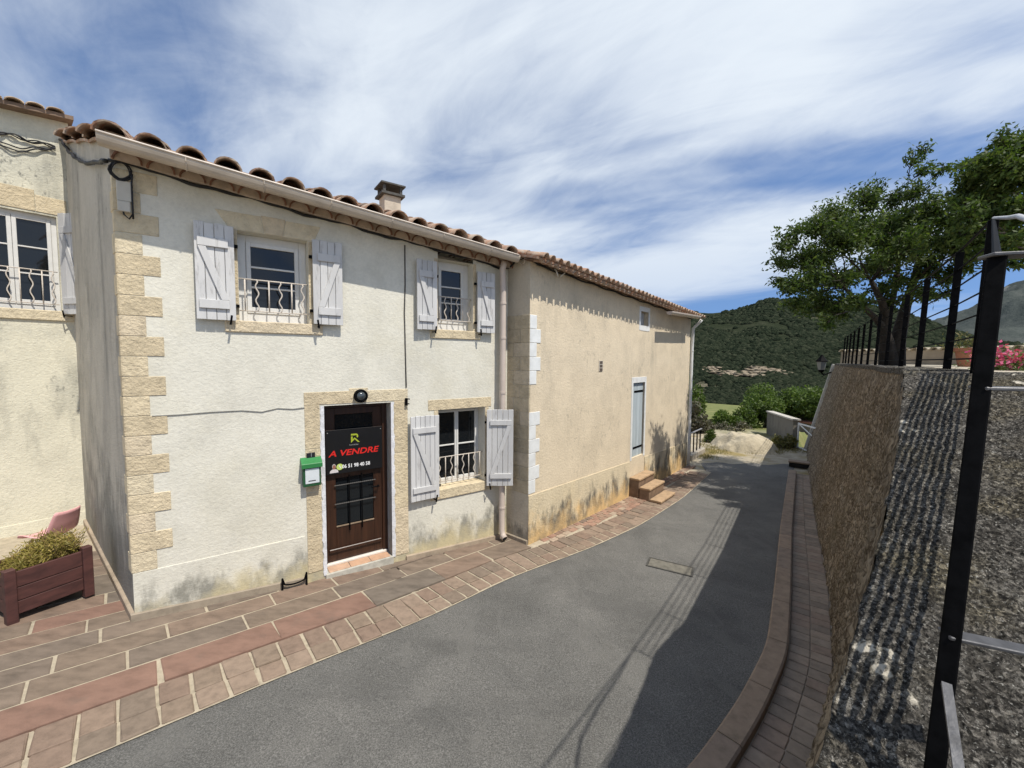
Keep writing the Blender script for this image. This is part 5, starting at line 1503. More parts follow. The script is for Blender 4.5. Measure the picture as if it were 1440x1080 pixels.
rough = (fbm(Pu * 7, Pv * 7, 3, 4, .5) - .5) * .03 + (fbm(Pu * 55, Pv * 55, 2, 9, .6) - .5) * .03
k_in = np.clip((Pv - VE) / .03, 0, 1)
vel = -.20 - .155 * np.clip(Pu / 2.88, 0, 1.05) ** 2.2 - VE
edgew = (fbm(Pu * 12, Pu * 3, 3, 6) - .5) * .035 * (Pv < VE + .03) + vel * np.clip((1.0 - (Pv - VE)) / 1.0, 0, 1)
Z = np.minimum(NP.z + slope * Pu, TZ + .006) + rough * np.where(k_in > 0, 1, 0) * np.clip((Lp_ - Pu) * 6, 0.25, 1)
Z[:, 0] -= .09
Vx = NP.x + du.x * Pu + dv.x * (Pv + edgew); Vy = NP.y + du.y * Pu + dv.y * (Pv + edgew)
n1_, n2_ = len(us), len(vs_)
i_, j_ = np.meshgrid(np.arange(n1_ - 1), np.arange(n2_ - 1), indexing='ij'); a_ = (i_ * n2_ + j_).ravel()
np_mesh('coping', np.stack([Vx, Vy, Z], 2).reshape(-1, 3), np.stack([a_, a_ + 1, a_ + n2_ + 1, a_ + n2_], 1)[:, ::-1], MT['coping'], rw, True)
# level coping along the terrace edge
vs = []; 
E2 = [Vector((p[0], p[1], TZ)) for p in top[::6] if (Vector((p[0], p[1], 0)) - Vector((NP.x, NP.y, 0))).dot(du) > Lp_ - .12]
E3 = [p for p in E2 if (Vector((p[0], p[1], 0)) - Vector((NP.x, NP.y, 0))).dot(du) > Lp_ + .20]
for i, p in enumerate(E3):
    for w_, dz in ((-.02, -.05), (-.02, .012), (.18, .018), (.42, .012), (.42, -.03)):
        q = p + Vector((.79, -.61, 0)) * w_; j = float(fbm(i * .9, w_ * 4, 3, 12)) - .5
        vs.append((q.x + j * .02, q.y, q.z + dz + j * .03))
MB().add(vs, [(i * 5 + k, (i + 1) * 5 + k, (i + 1) * 5 + k + 1, i * 5 + k + 1) for i in range(len(E3) - 1) for k in range(4)] + [(0, 1, 2, 3, 4), tuple(5 * (len(E3) - 1) + k for k in range(5))]).build('terrace_coping', MT['coping'], rw, smooth=False)

def terrace_mat():
    m, t, b, o = nodes_of('terrace_gravel')
    c = RAMP(t, NZ(t, 4, 8, .7), [(.3, (.33, .28, .20)), (.5, (.46, .405, .31)), (.7, (.56, .50, .40))])
    t.links.new(c, b.inputs['Base Color']); b.inputs['Roughness'].default_value = .95; BUMP(t, b, NZ(t, 50, 5, .7), .7, .02); return m
J = coping_pt(Lp_, VE); tv = [J + Vector((.05, -.05, 0))] + [p + Vector((.12, -.09, 0)) for p in E2[1:]]
tv = [Vector((p.x, p.y, TZ - .01)) for p in tv] + [Vector((22, 20, TZ - .01)), Vector((26, -2, TZ - .01))] + [Vector((p.x, p.y, TZ - .01)) for p in (coping_pt(Lp_ + .001, 6.0), coping_pt(Lp_ + .001, 1.9), coping_pt(Lp_ + .001, .5))]
ter = struct(MB().prism(tv, (0, 0, -.35)).build('terrace', terrace_mat()))

# ================================================================== railing
rlg = thing('terrace_railing', PB[0], 'black iron railing with flat posts and thin bars along the terrace edge', 'railing')
Hh = 1.0
tops = []
for i, p in enumerate(PB):
    a = PB[max(i - 1, 0)] if i else PB[0]; b = PB[min(i + 1, len(PB) - 1)]
    t_ = (b - a); t_.z = 0; t_.normalize(); s_ = Vector((t_.y, -t_.x, 0))
    base = Vector((p.x, p.y, TZ - .02)); tp = Vector((p.x, p.y, TZ + Hh - .02 + (.01 if i == 0 else 0))) + s_ * .03; tops.append(tp)
    MB().bar(base, tp, .05 if i < 4 else .045, .012, up=t_).build('post', MT['iron'], rlg, bev=.002)
n = len(PB)
MB().tube([t_ + Vector((0, 0, .01)) for t_ in tops], .009, 6).build('top_rail', MT['iron'], rlg)
for k in range(6):
    f_ = .10 + .15 * k
    MB().tube([p.lerp(q, f_) + Vector((0, 0, .0)) for p, q in zip([Vector((p.x, p.y, TZ)) for p in PB], tops)], .0062, 5).build('rail', MT['iron'], rlg)
# the near, sloping length
q_top = on_Y(1402, 362, 1.04); q_bot = on_Y(1312, 1100, .86)
nr_ = thing('stair_railing', (q_bot.x, q_bot.y, NP.z), 'thick black iron post and flat rails beside the sloping parapet', 'railing')
nt_ = (PB[0] - Vector((q_top.x, q_top.y, 0))); nt_.z = 0; nt_.normalize()
ns_ = Vector((nt_.y, -nt_.x, 0))
bot2 = q_bot.lerp(q_top, -.06)
MB().bar(bot2, q_top, .034, .034, up=nt_).build('post', MT['iron'], nr_, bev=.003)
grey = simple('worn_iron', (.10, .10, .105), .45, .3, 20, .25, 90, metal=.3)
rgt = Vector((.97, -.24, 0)).normalized()
for (x, y, dz, w_, nm) in ((1396, 360, .0, .05, 'flat_rail'), (1384, 546, .0, .055, 'flat_rail'), (1338, 892, -.10, .04, 'flat_rail')):
    p = on_Y(x, y, 1.04 - .18 * (y - 362) / 720); MB().bar(p - rgt * .015, p + rgt * .17 + Vector((0, 0, dz * .17)), w_, .009).build(nm, grey, nr_, bev=.002)
for f_ in [.06 + .046 * k for k in range(9)]:
    a = bot2.lerp(q_top, .10 + f_ * .9 - .03); b = Vector((PB[0].x, PB[0].y, TZ)).lerp(tops[0], f_)
    MB().tube([a, b], .0075, 6).build('rail', MT['iron'], nr_)
MB().tube([q_top, tops[0]], .009, 6).build('hand_rail', MT['iron'], nr_)
# lower hanging flat bar by the post
MB().bar(on_Y(1331, 962, .84), on_Y(1352, 1110, .70), .016, .010).build('lower_bar', grey, nr_)
hr = [tops[0] + Vector((.0, 0, .012)), on_Y(1418, 306, 2.3), on_Y(1432, 304, 2.0), on_Y(1455, 312, 1.7), on_Y(1500, 330, 1.5)]
MB().tube(hr, [.009, .011, .012, .012, .012], 8).build('curved_rail', simple('pale_rail', (.42, .42, .43), .4, .1), nr_, smooth=True)

# ================================================================== terrace furniture: low tiled wall, pot, flowers
lw0 = on_Y(1182, 505, 17.3); lw1 = on_Y(1480, 505, 11.2); lw0.z = lw1.z = TZ
d_ = (lw1 - lw0); LL = d_.length; d_.normalize(); n_ = Vector((d_.y, -d_.x, 0)); n_ = n_ if n_.y < 0 else -n_
FW = Fr(lw0, d_, n_)
lwall = thing('garden_wall', lw0, 'low beige garden wall topped with rounded pale tiles behind the railing', 'wall')
MB().fbox(FW, 0, LL, -.22, 0, TZ - .05, TZ + .50).build('wall', simple('garden_wall_render', (.34, .275, .195), .95, .25, 1.6, .6, 20), lwall)
ct = canal_tile('coping_tile', simple('coping_tile_pale', (.46, .40, .30), .9, .15, 9, .4, 40, rand=.15), .15, .14, .40, .018, 8, .75, 77)
u = .1
while u < LL:
    link('coping_tile', ct, lwall, frame_mat(FW.w(u, .07, TZ + .49), d_, n_, Vector((0, 0, 1))) if (d_.cross(n_)).z > 0 else frame_mat(FW.w(u, .07, TZ + .49), -d_, n_, Vector((0, 0, 1)))); u += .30
pc = on_Y(1360.5, 503, 7.0); pc.z = TZ
pot = thing('flower_pot', pc, 'terracotta flower pot on the terrace behind the railing', 'flower pot')
MB().lathe([(.10, 0), (.115, .02), (.155, .26), (.175, .265), (.178, .32), (.16, .325), (.15, .28)], pc, 20).build('pot', simple('terracotta', (.30, .125, .07), .85, .15, 9, .3, 40), pot, smooth=False)
rsF = np.random.RandomState(9)
c = rsF.normal(size=(260, 3)) * [.12, .12, .08] + np.array([pc.x, pc.y, TZ + .40])
leaves('foliage', c, .07, .03, leaf_mat('pot_leaf', [(.08, .10, .03), (.13, .13, .05), (.20, .16, .08)], .3), pot, rsF)
c = rsF.normal(size=(50, 3)) * [.05, .05, .03] + np.array([pc.x + .12, pc.y - .12, TZ + .25])
leaves('petals', c, .05, .045, leaf_mat('petal_pink', [(.55, .06, .18), (.65, .12, .25)], .3), pot, rsF)
for (x, y, Yd, rad, lab) in ((1405, 512, 4.6, .10, 'small pink flowering clump beside the thick railing post'), (1436, 511, 4.3, .16, 'larger pink flowering clump on the terrace gravel')):
    q = on_Y(x, y + 8, Yd); q.z = TZ
    fl = thing('flowering_plant', q, lab, 'plant')
    c = rsF.normal(size=(420, 3)) * [rad, rad, rad * .5] + np.array([q.x, q.y, TZ + .06]); c[:, 2] = np.maximum(c[:, 2], TZ)
    leaves('foliage', c, .05, .022, leaf_mat('clump_leaf', [(.07, .10, .03), (.11, .14, .05)], .3), fl, rsF)
    c = rsF.normal(size=(260, 3)) * [rad, rad, rad * .35] + np.array([q.x, q.y, TZ + .12])
    leaves('petals', c, .045, .04, leaf_mat('petal_magenta', [(.50, .05, .17), (.62, .12, .26), (.70, .22, .34)], .3), fl, rsF)

# ================================================================== trees on the terrace
bark = simple('bark', (.030, .024, .019), .95, .35, 12, 1.0, 25, bd=.02, sc=(1, 1, .35))
leafm = leaf_mat('tree_leaf', [(.028, .050, .013), (.048, .082, .020), (.070, .108, .026), (.110, .142, .036), (.038, .066, .018)], .38, 1.2)
def make_tree(name, label, base, stems, clumps, Y0, rs, leafL=.112, leafW=.045, dens=330, spread=.5, group=None):
    tr = thing(name, base, label, 'tree', group)
    tb = MB(); cen = []
    forks = []
    for pts, rad in stems:
        tb.tube(pts, rad, 9); forks += [(p, r) for p, r in zip(pts[len(pts) // 2:], rad[len(rad) // 2:])]
    for (x, y, r, dy) in clumps:
        c = on_Y(x, y, Y0 + dy); R = r * (Y0 + dy) / FPX
        f, fr_ = min(forks, key=lambda k: (k[0] - c).length + max(0, k[0].z - c.z) * 1.5)
        m1 = f.lerp(c, .4) + Vector((rs.normal() * .18, rs.normal() * .18, .10)); m2 = f.lerp(c, .75) + Vector((rs.normal() * .12, rs.normal() * .12, .06))
        r0 = min(fr_ * .5, .038)
        tb.tube([f, m1, m2, c], [r0, r0 * .65, r0 * .42, .012], 6)
        nsub = 8
        for s in range(nsub):
            v = Vector(rs.normal(size=3)); v.normalize(); v.z = v.z * .7 + .15
            e = c + v * R * rs.uniform(.55, 1.15)
            st_ = m2.lerp(c, rs.uniform(.3, 1)); 
            tb.tube([st_, st_.lerp(e, .55) + Vector(rs.normal(size=3) * .04), e], [.012, .009, .004], 4, False)
            k = max(6, int(dens / nsub * min(1.3, (r / 27) ** 2)))
            w_ = rs.uniform(0, 1, k) ** .6
            seg_ = np.array(st_)[None] * (1 - w_[:, None]) + np.array(e)[None] * w_[:, None]
            cen.append(seg_ + rs.normal(size=(k, 3)) * R * .20 * np.array([1, 1, .8]))
    tb.build('trunk', bark, tr, smooth=True)
    leaves('crown', np.concatenate(cen), leafL, leafW, leafm, tr, rs, 0.0, .25)
    return tr
rsT = np.random.RandomState(21)
cl = [(1103, 338, 22), (1096, 372, 20), (1092, 398, 16), (1112, 405, 22), (1138, 322, 24), (1150, 360, 28), (1142, 398, 28), (1148, 432, 24), (1162, 455, 15), (1172, 302, 24), (1185, 345, 30), (1188, 390, 30), (1192, 424, 20), (1213, 285, 25), (1225, 330, 32), (1230, 375, 32), (1238, 408, 22), (1252, 280, 22), (1262, 318, 30), (1270, 360, 32), (1275, 400, 22), (1290, 268, 20), (1283, 222, 13), (1300, 210, 11), (1306, 235, 14), (1324, 238, 10), (1300, 302, 30), (1310, 345, 32), (1316, 385, 25), (1336, 312, 26), (1342, 350, 26), (1338, 395, 16), (1120, 360, 20), (1205, 310, 22), (1172, 330, 24), (1122, 425, 20), (1172, 440, 20), (1212, 428, 22), (1258, 424, 20), (1300, 412, 22), (1330, 415, 15), (1352, 378, 20), (1245, 345, 26), (1290, 330, 26)]
clumps = []
for x, y, r in cl:
    m_ = math.sqrt(max(0, 1 - ((x - 1225) / 160) ** 2)); 
    clumps.append((x, y, r, float(rsT.uniform(-1.6, .3)) * m_))
    if r > 22: clumps.append((x + float(rsT.normal() * 8), y + float(rsT.normal() * 8), r, float(rsT.uniform(.2, 1.8)) * m_))
tb_ = on_Y(1252, 503, 10.0); tb_.z = TZ - .05
def P_(x, y, Yd): return on_Y(x, y, Yd)
stems = [([tb_, P_(1247, 482, 10), P_(1242, 462, 9.95), P_(1246, 445, 9.9), P_(1240, 425, 9.8), P_(1225, 395, 9.6)], [.22, .15, .12, .10, .075, .045]),
         ([tb_ + Vector((.12, 0, 0)), P_(1262, 478, 10), P_(1268, 455, 10), P_(1274, 430, 10.1), P_(1285, 395, 10.2), P_(1296, 350, 10.2)], [.21, .16, .13, .105, .075, .045]),
         ([P_(1243, 462, 9.95), P_(1230, 446, 9.8), P_(1212, 430, 9.6), P_(1188, 405, 9.3)], [.085, .065, .05, .032]),
         ([P_(1246, 445, 9.9), P_(1256, 418, 10), P_(1262, 385, 10.1), P_(1268, 330, 10.2)], [.08, .065, .05, .032])]
make_tree('terrace_tree', 'spreading green tree with forked dark trunk behind the terrace railing', tb_, stems, clumps, 10.0, rsT, dens=640)
rsT2 = np.random.RandomState(5)
cl2 = [(1372, 228, 24), (1362, 250, 20), (1400, 215, 26), (1436, 208, 28), (1368, 272, 26), (1400, 258, 30), (1438, 255, 32), (1362, 305, 22), (1390, 305, 28), (1428, 305, 30), (1376, 342, 20), (1408, 345, 24), (1440, 345, 24), (1432, 372, 12), (1475, 225, 36), (1510, 250, 40), (1475, 290, 36), (1520, 310, 40), (1480, 345, 34), (1390, 285, 24), (1418, 235, 26), (1350, 330, 20), (1352, 285, 20), (1360, 360, 18), (1395, 325, 24)]
clumps2 = []
for x, y, r in cl2:
    clumps2.append((x, y, r, float(rsT2.uniform(-1.2, .2)))); clumps2.append((x + float(rsT2.normal() * 6), y + float(rsT2.normal() * 6), r, float(rsT2.uniform(.2, 1.4))))
t2 = P_(1500, 512, 8.2); t2.z = TZ - .05
stems2 = [([t2, P_(1498, 470, 8.2), P_(1492, 430, 8.1), P_(1480, 390, 8.0), P_(1465, 340, 8.0), P_(1450, 300, 8.0)], [.24, .20, .17, .13, .09, .05]),
          ([P_(1492, 430, 8.1), P_(1470, 395, 8.3), P_(1435, 350, 8.4), P_(1405, 310, 8.4)], [.085, .065, .05, .032]),
          ([P_(1492, 430, 8.1), P_(1510, 390, 8.2), P_(1520, 320, 8.2), P_(1505, 260, 8.2)], [.13, .10, .07, .045])]
make_tree('terrace_tree', 'dense leafy tree crown overhanging the thick railing post', t2, stems2, clumps2, 8.2, rsT2, dens=640)

# ================================================================== beyond the road end
# lantern on a bracket at the wall end
lq = on_Y(1155, 520, 15.2)
ln = thing('street_lantern', lq, 'black street lantern on a bracket at the end of the roughcast wall', 'lantern')
MB().lathe([(.05, -.10), (.09, -.06), (.11, .0)], lq, 6).build('base', MT['iron'], ln)
glm, t_, b_, o_ = nodes_of('lantern_glass'); b_.inputs['Base Color'].default_value = (.18, .19, .19, 1); b_.inputs['Roughness'].default_value = .2
MB().lathe([(.11, .0), (.165, .30)], lq, 6).build('glass', glm, ln)
MB().lathe([(.21, .30), (.20, .33), (.12, .42), (.06, .50), (.03, .56)], lq, 6).build('hood', MT['iron'], ln)
wend = Vector(top[-1]) + Vector((-.05, .05, -.30))
MB().tube([lq + Vector((0, 0, -.10)), lq + Vector((.1, 0, -.2)), wend], .025, 6).build('bracket', MT['iron'], ln)

# grey yard wall with white coping
ya = on_g(1118, 627); yb = on_g(1081, 608)
d_ = yb - ya; d_.z = 0; L_y = d_.length; d_.normalize(); FY = Fr(ya, d_, (d_.y, -d_.x, 0))
zt0 = on_plane(1119, 591, ya, FY.n).z; zt1 = on_plane(1081, 579, ya, FY.n).z
yw = thing('yard_wall', ya, 'grey rendered yard wall with a pale coping beyond the road end', 'wall')
def yq(u, o, z): return FY.w(u, o, z)
MB().box8([yq(0, .1, ya.z - .6), yq(L_y, .1, ya.z - 1.2), yq(L_y, -.1, ya.z - 1.2), yq(0, -.1, ya.z - .6), yq(0, .1, zt0), yq(L_y, .1, zt1), yq(L_y, -.1, zt1), yq(0, -.1, zt0)]).build('wall', plaster('yard_wall_render', (.21, .195, .165), (.07, .065, .055), (.13, .12, .10), .6, streak=(2.5, .8)), yw)
MB().box8([yq(-.05, .15, zt0), yq(L_y, .15, zt1), yq(L_y, -.15, zt1), yq(-.05, -.15, zt0), yq(-.05, .15, zt0 + .06), yq(L_y, .15, zt1 + .06), yq(L_y, -.15, zt1 + .06), yq(-.05, -.15, zt0 + .06)]).build('coping', simple('yard_coping', (.46, .43, .38), .9, .15, 5, .4, 40), yw)
# white gate
ga = hit_ground(1121, 630); gb = hit_ground(1147, 640)
d_ = gb - ga; d_.z = 0; L_g = d_.length; d_.normalize(); FG = Fr(ga, d_, (d_.y, -d_.x, 0)); hg_ = on_plane(1122, 594, ga, FG.n).z - ga.z
gt_ = thing('white_gate', ga, 'thin white metal gate frame beside the yard wall', 'gate')
for u0_, u1_ in ((0, .05), (L_g - .05, L_g)): MB().fbox(FG, u0_, u1_, -.02, .02, ga.z - .2, ga.z + hg_).build('post', MT['white'], gt_)
MB().fbox(FG, 0, L_g, -.02, .02, ga.z + hg_ - .06, ga.z + hg_ - .01).build('top_rail', MT['white'], gt_)
MB().fbox(FG, 0, L_g, -.03, .03, ga.z - .05, ga.z + .06).build('bottom_rail', MT['white'], gt_)
MB().bar(FG.w(.05, 0, ga.z + hg_ - .05), FG.w(L_g, 0, ga.z + hg_ * .55), .03, .03).build('brace', MT['white'], gt_)
# lean-to roof strip behind the gate
ra = on_Y(1115, 590, 32); rb = on_Y(1160, 591, 30.5)
sh_ = thing('shed', (ra.x, ra.y, float(HG(ra.x, ra.y))), 'low shed with red tiled roof edge behind the white gate', 'shed')
d_ = rb - ra; L_s = d_.length; d_.z = 0; d_.normalize(); FH = Fr(ra, d_, (d_.y, -d_.x, 0))
zr_ = ra.z
MB().fbox(FH, 0, L_s + 2, -3, -.2, zr_ - 3.5, zr_ - .12).build('wall', simple('shed_wall', (.22, .19, .15), .95, .2, 3, .5, 20), sh_)
MB().add([FH.w(-.2, .1, zr_ - .2), FH.w(L_s + 2, .1, zr_ - .2), FH.w(L_s + 2, .1, zr_ - .08), FH.w(-.2, .1, zr_ - .08), FH.w(-.2, -3.2, zr_ - .12), FH.w(L_s + 2, -3.2, zr_ - .12), FH.w(L_s + 2, -3.2, zr_ - .02), FH.w(-.2, -3.2, zr_ - .02)], [(0, 1, 2, 3), (3, 2, 6, 7), (1, 0, 4, 5), (0, 3, 7, 4), (5, 6, 2, 1), (4, 7, 6, 5)]).build('roof', simple('shed_roof', (.27, .125, .09), .9, .2, 4, .5, 20), sh_)

# red car parked lower down behind the gate
cq = on_Y(1150, 600, 27.0); cq.z = float(HG(cq.x, cq.y))
azcar = math.radians(214); cxd = Vector((math.sin(azcar), math.cos(azcar), 0)); FCc = Fr(cq, cxd, (cxd.y, -cxd.x, 0)); zc_ = cq.z
car = thing('red_car', (cq.x, cq.y, zc_), 'small red car parked behind the white gate', 'car')
redp = simple('car_red', (.42, .03, .035), .25, .05, 3, 0); 
prof = [(-1.85, .30), (-1.9, .55), (-1.75, .78), (-1.0, .90), (-.45, 1.30), (.75, 1.36), (1.35, .98), (1.80, .90), (1.88, .55), (1.85, .30)]
vs = []
for o_ in (-.78, -.70, .70, .78):
    k = 1 if abs(o_) < .75 else .96
    for u_, z_ in prof: vs.append(FCc.w(u_ * k, o_, zc_ + (z_ if abs(o_) < .75 or z_ < 1 else z_ * .97)))
np__ = len(prof)
fs = [(r * np__ + i, (r + 1) * np__ + i, (r + 1) * np__ + (i + 1) % np__, r * np__ + (i + 1) % np__) for r in range(3) for i in range(np__)] + [tuple(range(np__)), tuple(3 * np__ + i for i in range(np__))[::-1]]
MB().add(vs, fs).build('body', redp, car, bev=.03, seg=2)
for s_ in (-.785, .785):
    MB().prism([FCc.w(u_, s_ * .985, zc_ + z_) for u_, z_ in ((-.85, .92), (-.42, 1.22), (.7, 1.27), (1.15, .95))], FCc.n * (.03 * (1 if s_ > 0 else -1))).build('window', MT['glass'], car)
    for u_ in (-1.15, 1.2):
        w_o = MB().lathe([(.30, -.09), (.31, -.05), (.31, .05), (.30, .09)], FCc.w(u_, s_ * .97, zc_ + .30), 18, FCc.n).build('wheel', simple('tyre', (.02, .02, .02), .9), car)
        MB().lathe([(.20, -.10), (.20, .10)], FCc.w(u_, s_ * .975, zc_ + .30), 14, FCc.n).build('rim', simple('rim_silver', (.6, .6, .6), .35), w_o)

# storm drain opening at the end of the brick path
dq_ = on_g(1124, 657); tgd = (KO.p[-1] - KO.p[-2]).normalized(); Fdr = Fr(dq_, (tgd.y, -tgd.x, 0), (-tgd.x, -tgd.y, 0)); gd = gz(dq_.x, dq_.y)
sdn = thing('storm_drain', (dq_.x, dq_.y, gd), 'dark storm drain opening closing the end of the brick path', 'drain')
MB().fbox(Fdr, -.30, .32, -.35, .0, gd + .115, gd + .16).build('lintel', MT['kerb'], sdn, bev=.006)
MB().fbox(Fdr, -.28, .30, -.34, -.02, gd - .02, gd + .114).build('opening', MT['dark'], sdn)
# pale rock mound
def mound():
    q0_ = on_g(1040, 634); n = 46; a_ = np.linspace(-1, 1, n); Xm, Ym = np.meshgrid(a_, a_)
    r_ = np.sqrt(Xm ** 2 + Ym ** 2) + (fbm(Xm * 2.2 + 5, Ym * 2.2, 3, 6) - .5) * .5
    h = np.clip(1 - np.clip((r_ - .35) / .62, 0, 1) ** 1.5, 0, 1) * .62 + (fbm(Xm * 7, Ym * 7, 4, 3) - .5) * .22 * np.clip(1.2 - r_, 0, 1)
    c_ = Vector((math.cos(.72), -math.sin(.72), 0)); s_ = SD
    cx_, cy_ = q0_.x + SD.x * .9, q0_.y + SD.y * .9
    px__ = cx_ + c_.x * Xm * 1.3 + s_.x * Ym * 1.1; py__ = cy_ + c_.y * Xm * 1.3 + s_.y * Ym * 1.1
    zz__ = HG(px__, py__) + h - .06
    o = np_mesh('rock_mound', np.stack([px__, py__, zz__], 2).reshape(-1, 3), grid_faces(n, n), simple('pale_rock', (.46, .40, .29), .95, .18, 3, .9, 14, bd=.04), None, True)
    tag(o, 'pale earth and rock mound beyond the end of the asphalt', 'mound')
mound()
# bushes
bushm = leaf_mat('bush_leaf', [(.045, .075, .018), (.075, .115, .025), (.10, .15, .035), (.13, .17, .045)], .35, .5)
drym = leaf_mat('dry_twig_leaf', [(.11, .10, .075), (.16, .145, .11), (.08, .085, .05), (.20, .18, .14)], .2, .8)
def bush(label, x0, x1, y0, y1, Yd, n, L, mat, rs, group, name='bush', gaps=.5, cat='bush', low=False):
    c = on_Y((x0 + x1) / 2, y1, Yd)
    if low: c = hit_ground((x0 + x1) / 2, y1); Yd = c.y
    W = (x1 - x0) * Yd / FPX / 2; H = (y1 - y0) * Yd / FPX
    zg = min(float(HG(c.x, c.y)), c.z)
    tr = thing(name, (c.x, c.y, zg), label, cat, group)
    tb = MB(); cen = []
    nl = 14
    lob = []
    for i in range(nl):
        a_ = rs.uniform(0, 2 * math.pi); rr_ = math.sqrt(rs.uniform(0, 1)); h = rs.uniform(.25, .95) * math.sqrt(max(.05, 1 - rr_ ** 2 * .8))
        p = Vector((c.x + math.cos(a_) * rr_ * W * .85, c.y + math.sin(a_) * rr_ * W * .8, c.z + H * h)); lob.append(p)
        b0_ = Vector((c.x + math.cos(a_) * .12, c.y + math.sin(a_) * .12, zg)); tb.tube([b0_, b0_.lerp(p, .5) + Vector(rs.normal(size=3) * .1), p], [.05, .03, .01], 5, False)
        k = int(n / nl); v = rs.normal(size=(k, 3)); v /= np.linalg.norm(v, axis=1)[:, None]
        rad = rs.uniform(.25, 1, (k, 1)) ** gaps * rs.uniform(.28, .42) * np.array([[W, W, H * .75]])
        cen.append(np.array(p)[None] + v * rad)
    tb.build('stems', bark, tr)
    leaves('foliage', np.concatenate(cen), L, L * .5, mat, tr, rs)
rsB = np.random.RandomState(31)
G = 'bushes along the edge of the field'
bush('tall rounded green bush behind the grey yard wall', 1056, 1160, 533, 600, 33, 14000, .27, bushm, rsB, G)
bush('green bush between the rock mound and the tall bush', 1036, 1096, 568, 616, 22, 7500, .17, bushm, rsB, G)
bush('low green bush standing directly behind the rock mound', 988, 1046, 580, 616, 21.5, 6000, .17, bushm, rsB, G)
bush('leafy bush close against the barn downpipe', 950, 992, 532, 600, 23, 5000, .16, bushm, rsB, G)
bush('dry grey shrub beyond the low iron railing', 958, 1002, 570, 620, 19.5, 3200, .16, drym, rsB, G, gaps=.8)
bush('dry shrub tangled below the green bushes', 1004, 1060, 588, 618, 20.5, 2200, .15, drym, rsB, G, gaps=.8)
bush('small green tuft growing left of the rock mound', 991, 1008, 606, 622, 17.2, 900, .09, bushm, rsB, G, 'grass_tuft', cat='plant', low=True)
bush('tangle of weeds at the foot of the yard wall', 1084, 1120, 611, 630, 16.6, 1500, .10, leaf_mat('weed_leaf', [(.16, .14, .045), (.10, .11, .03), (.22, .18, .07)], .2, 1), rsB, G, 'weeds', cat='plant', low=True)
# dry grass on the verge
rsG = np.random.RandomState(17); pts = []
while len(pts) < 5200:
    x = rsG.uniform(985, 1135); y = rsG.uniform(619, 646); q = hit_ground(x, y)
    if float(fbm(q.x * .9, q.y * .9, 3, 4)) > .52: 
        for _ in range(6): pts.append((q.x + rsG.normal() * .12, q.y + rsG.normal() * .12, q.z - .02))
gr = leaves('dry_grass', pts, .13, .012, leaf_mat('dry_grass_blade', [(.30, .235, .09), (.24, .20, .07), (.16, .16, .05), (.36, .30, .14)], .2, 2), None, rsG, .75)
tag(gr, 'short dry yellow grass on the gravel verge', 'grass', kind='stuff')

# ================================================================== hills
def hill(name, xs, ridge, r0, r1, zbase, nr, mat, seed, amp):
    """terrain laid out by bearing and distance; ridge gives the sky line as seen down the street"""
    px_l = np.linspace(xs[0], xs[1], xs[2]); rv = np.linspace(0, 1.25, nr)
    yr = np.interp(px_l, [p[0] for p in ridge], [p[1] for p in ridge])
    V = []
    for xp, yp in zip(px_l, yr):
        d = ray(xp, yp); d2 = Vector((d.x, d.y, 0)); el = d.z / d2.length; d2.normalize()
        zr__ = CAMZ + el * r1
        for k in rv:
            r = r0 + (r1 - r0) * k
            z = zbase + (zr__ - zbase) * (k ** 1.15 if k <= 1 else 1 - (k - 1) * 1.2)
            V.append((d2.x * r, d2.y * r, z))
    V = np.array(V); w_ = np.tile(np.clip(1.02 - np.abs(rv * 2 - 1.0) * .35, 0, 1) * np.clip(rv * 4, 0, 1), len(px_l))
    V[:, 2] += (fbm(V[:, 0] / 90, V[:, 1] / 90, 5, seed) - .5) * amp * w_
    o = np_mesh(name, V, grid_faces(nr, len(px_l)), mat, None, True); struct(o)
    return V, o
def hill_mat(name, cs, rock, sc, blue=None):
    m, t, b, o = nodes_of(name)
    c = RAMP(t, NZ(t, sc, 8, .7), [(.3, cs[0]), (.5, cs[1]), (.7, cs[2])])
    c = MIX(t, RAMP(t, NZ(t, sc * .22, 7, .62, dist=.5), [(.60, 0), (.67, .9)]), c, rock)
    t.links.new(c, b.inputs['Base Color']); b.inputs['Roughness'].default_value = 1; b.inputs['Specular IOR Level'].default_value = 0
    BUMP(t, b, NZ(t, sc * 1.4, 6, .7), 1.0, 5); return m
hm = hill_mat('hill_scrub_soil', [(.020, .026, .016), (.030, .037, .022), (.048, .052, .034)], (.30, .255, .19), .05)
V1, h1 = hill('hill', (560, 1560, 150), [(500, 470), (900, 452), (975, 440), (1000, 441), (1030, 436), (1058, 429), (1072, 423), (1090, 421), (1120, 421), (1160, 424), (1220, 432), (1275, 443), (1331, 464), (1400, 482), (1600, 495)], 250, 780, -21, 70, hm, 3, 26)
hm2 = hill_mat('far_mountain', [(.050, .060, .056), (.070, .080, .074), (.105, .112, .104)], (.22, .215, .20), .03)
V2, h2 = hill('mountain', (1150, 1760, 110), [(1100, 500), (1250, 470), (1310, 449), (1340, 441), (1375, 424), (1410, 408), (1440, 396), (1500, 370), (1600, 350), (1760, 330)], 900, 2100, 0, 50, hm2, 9, 110)
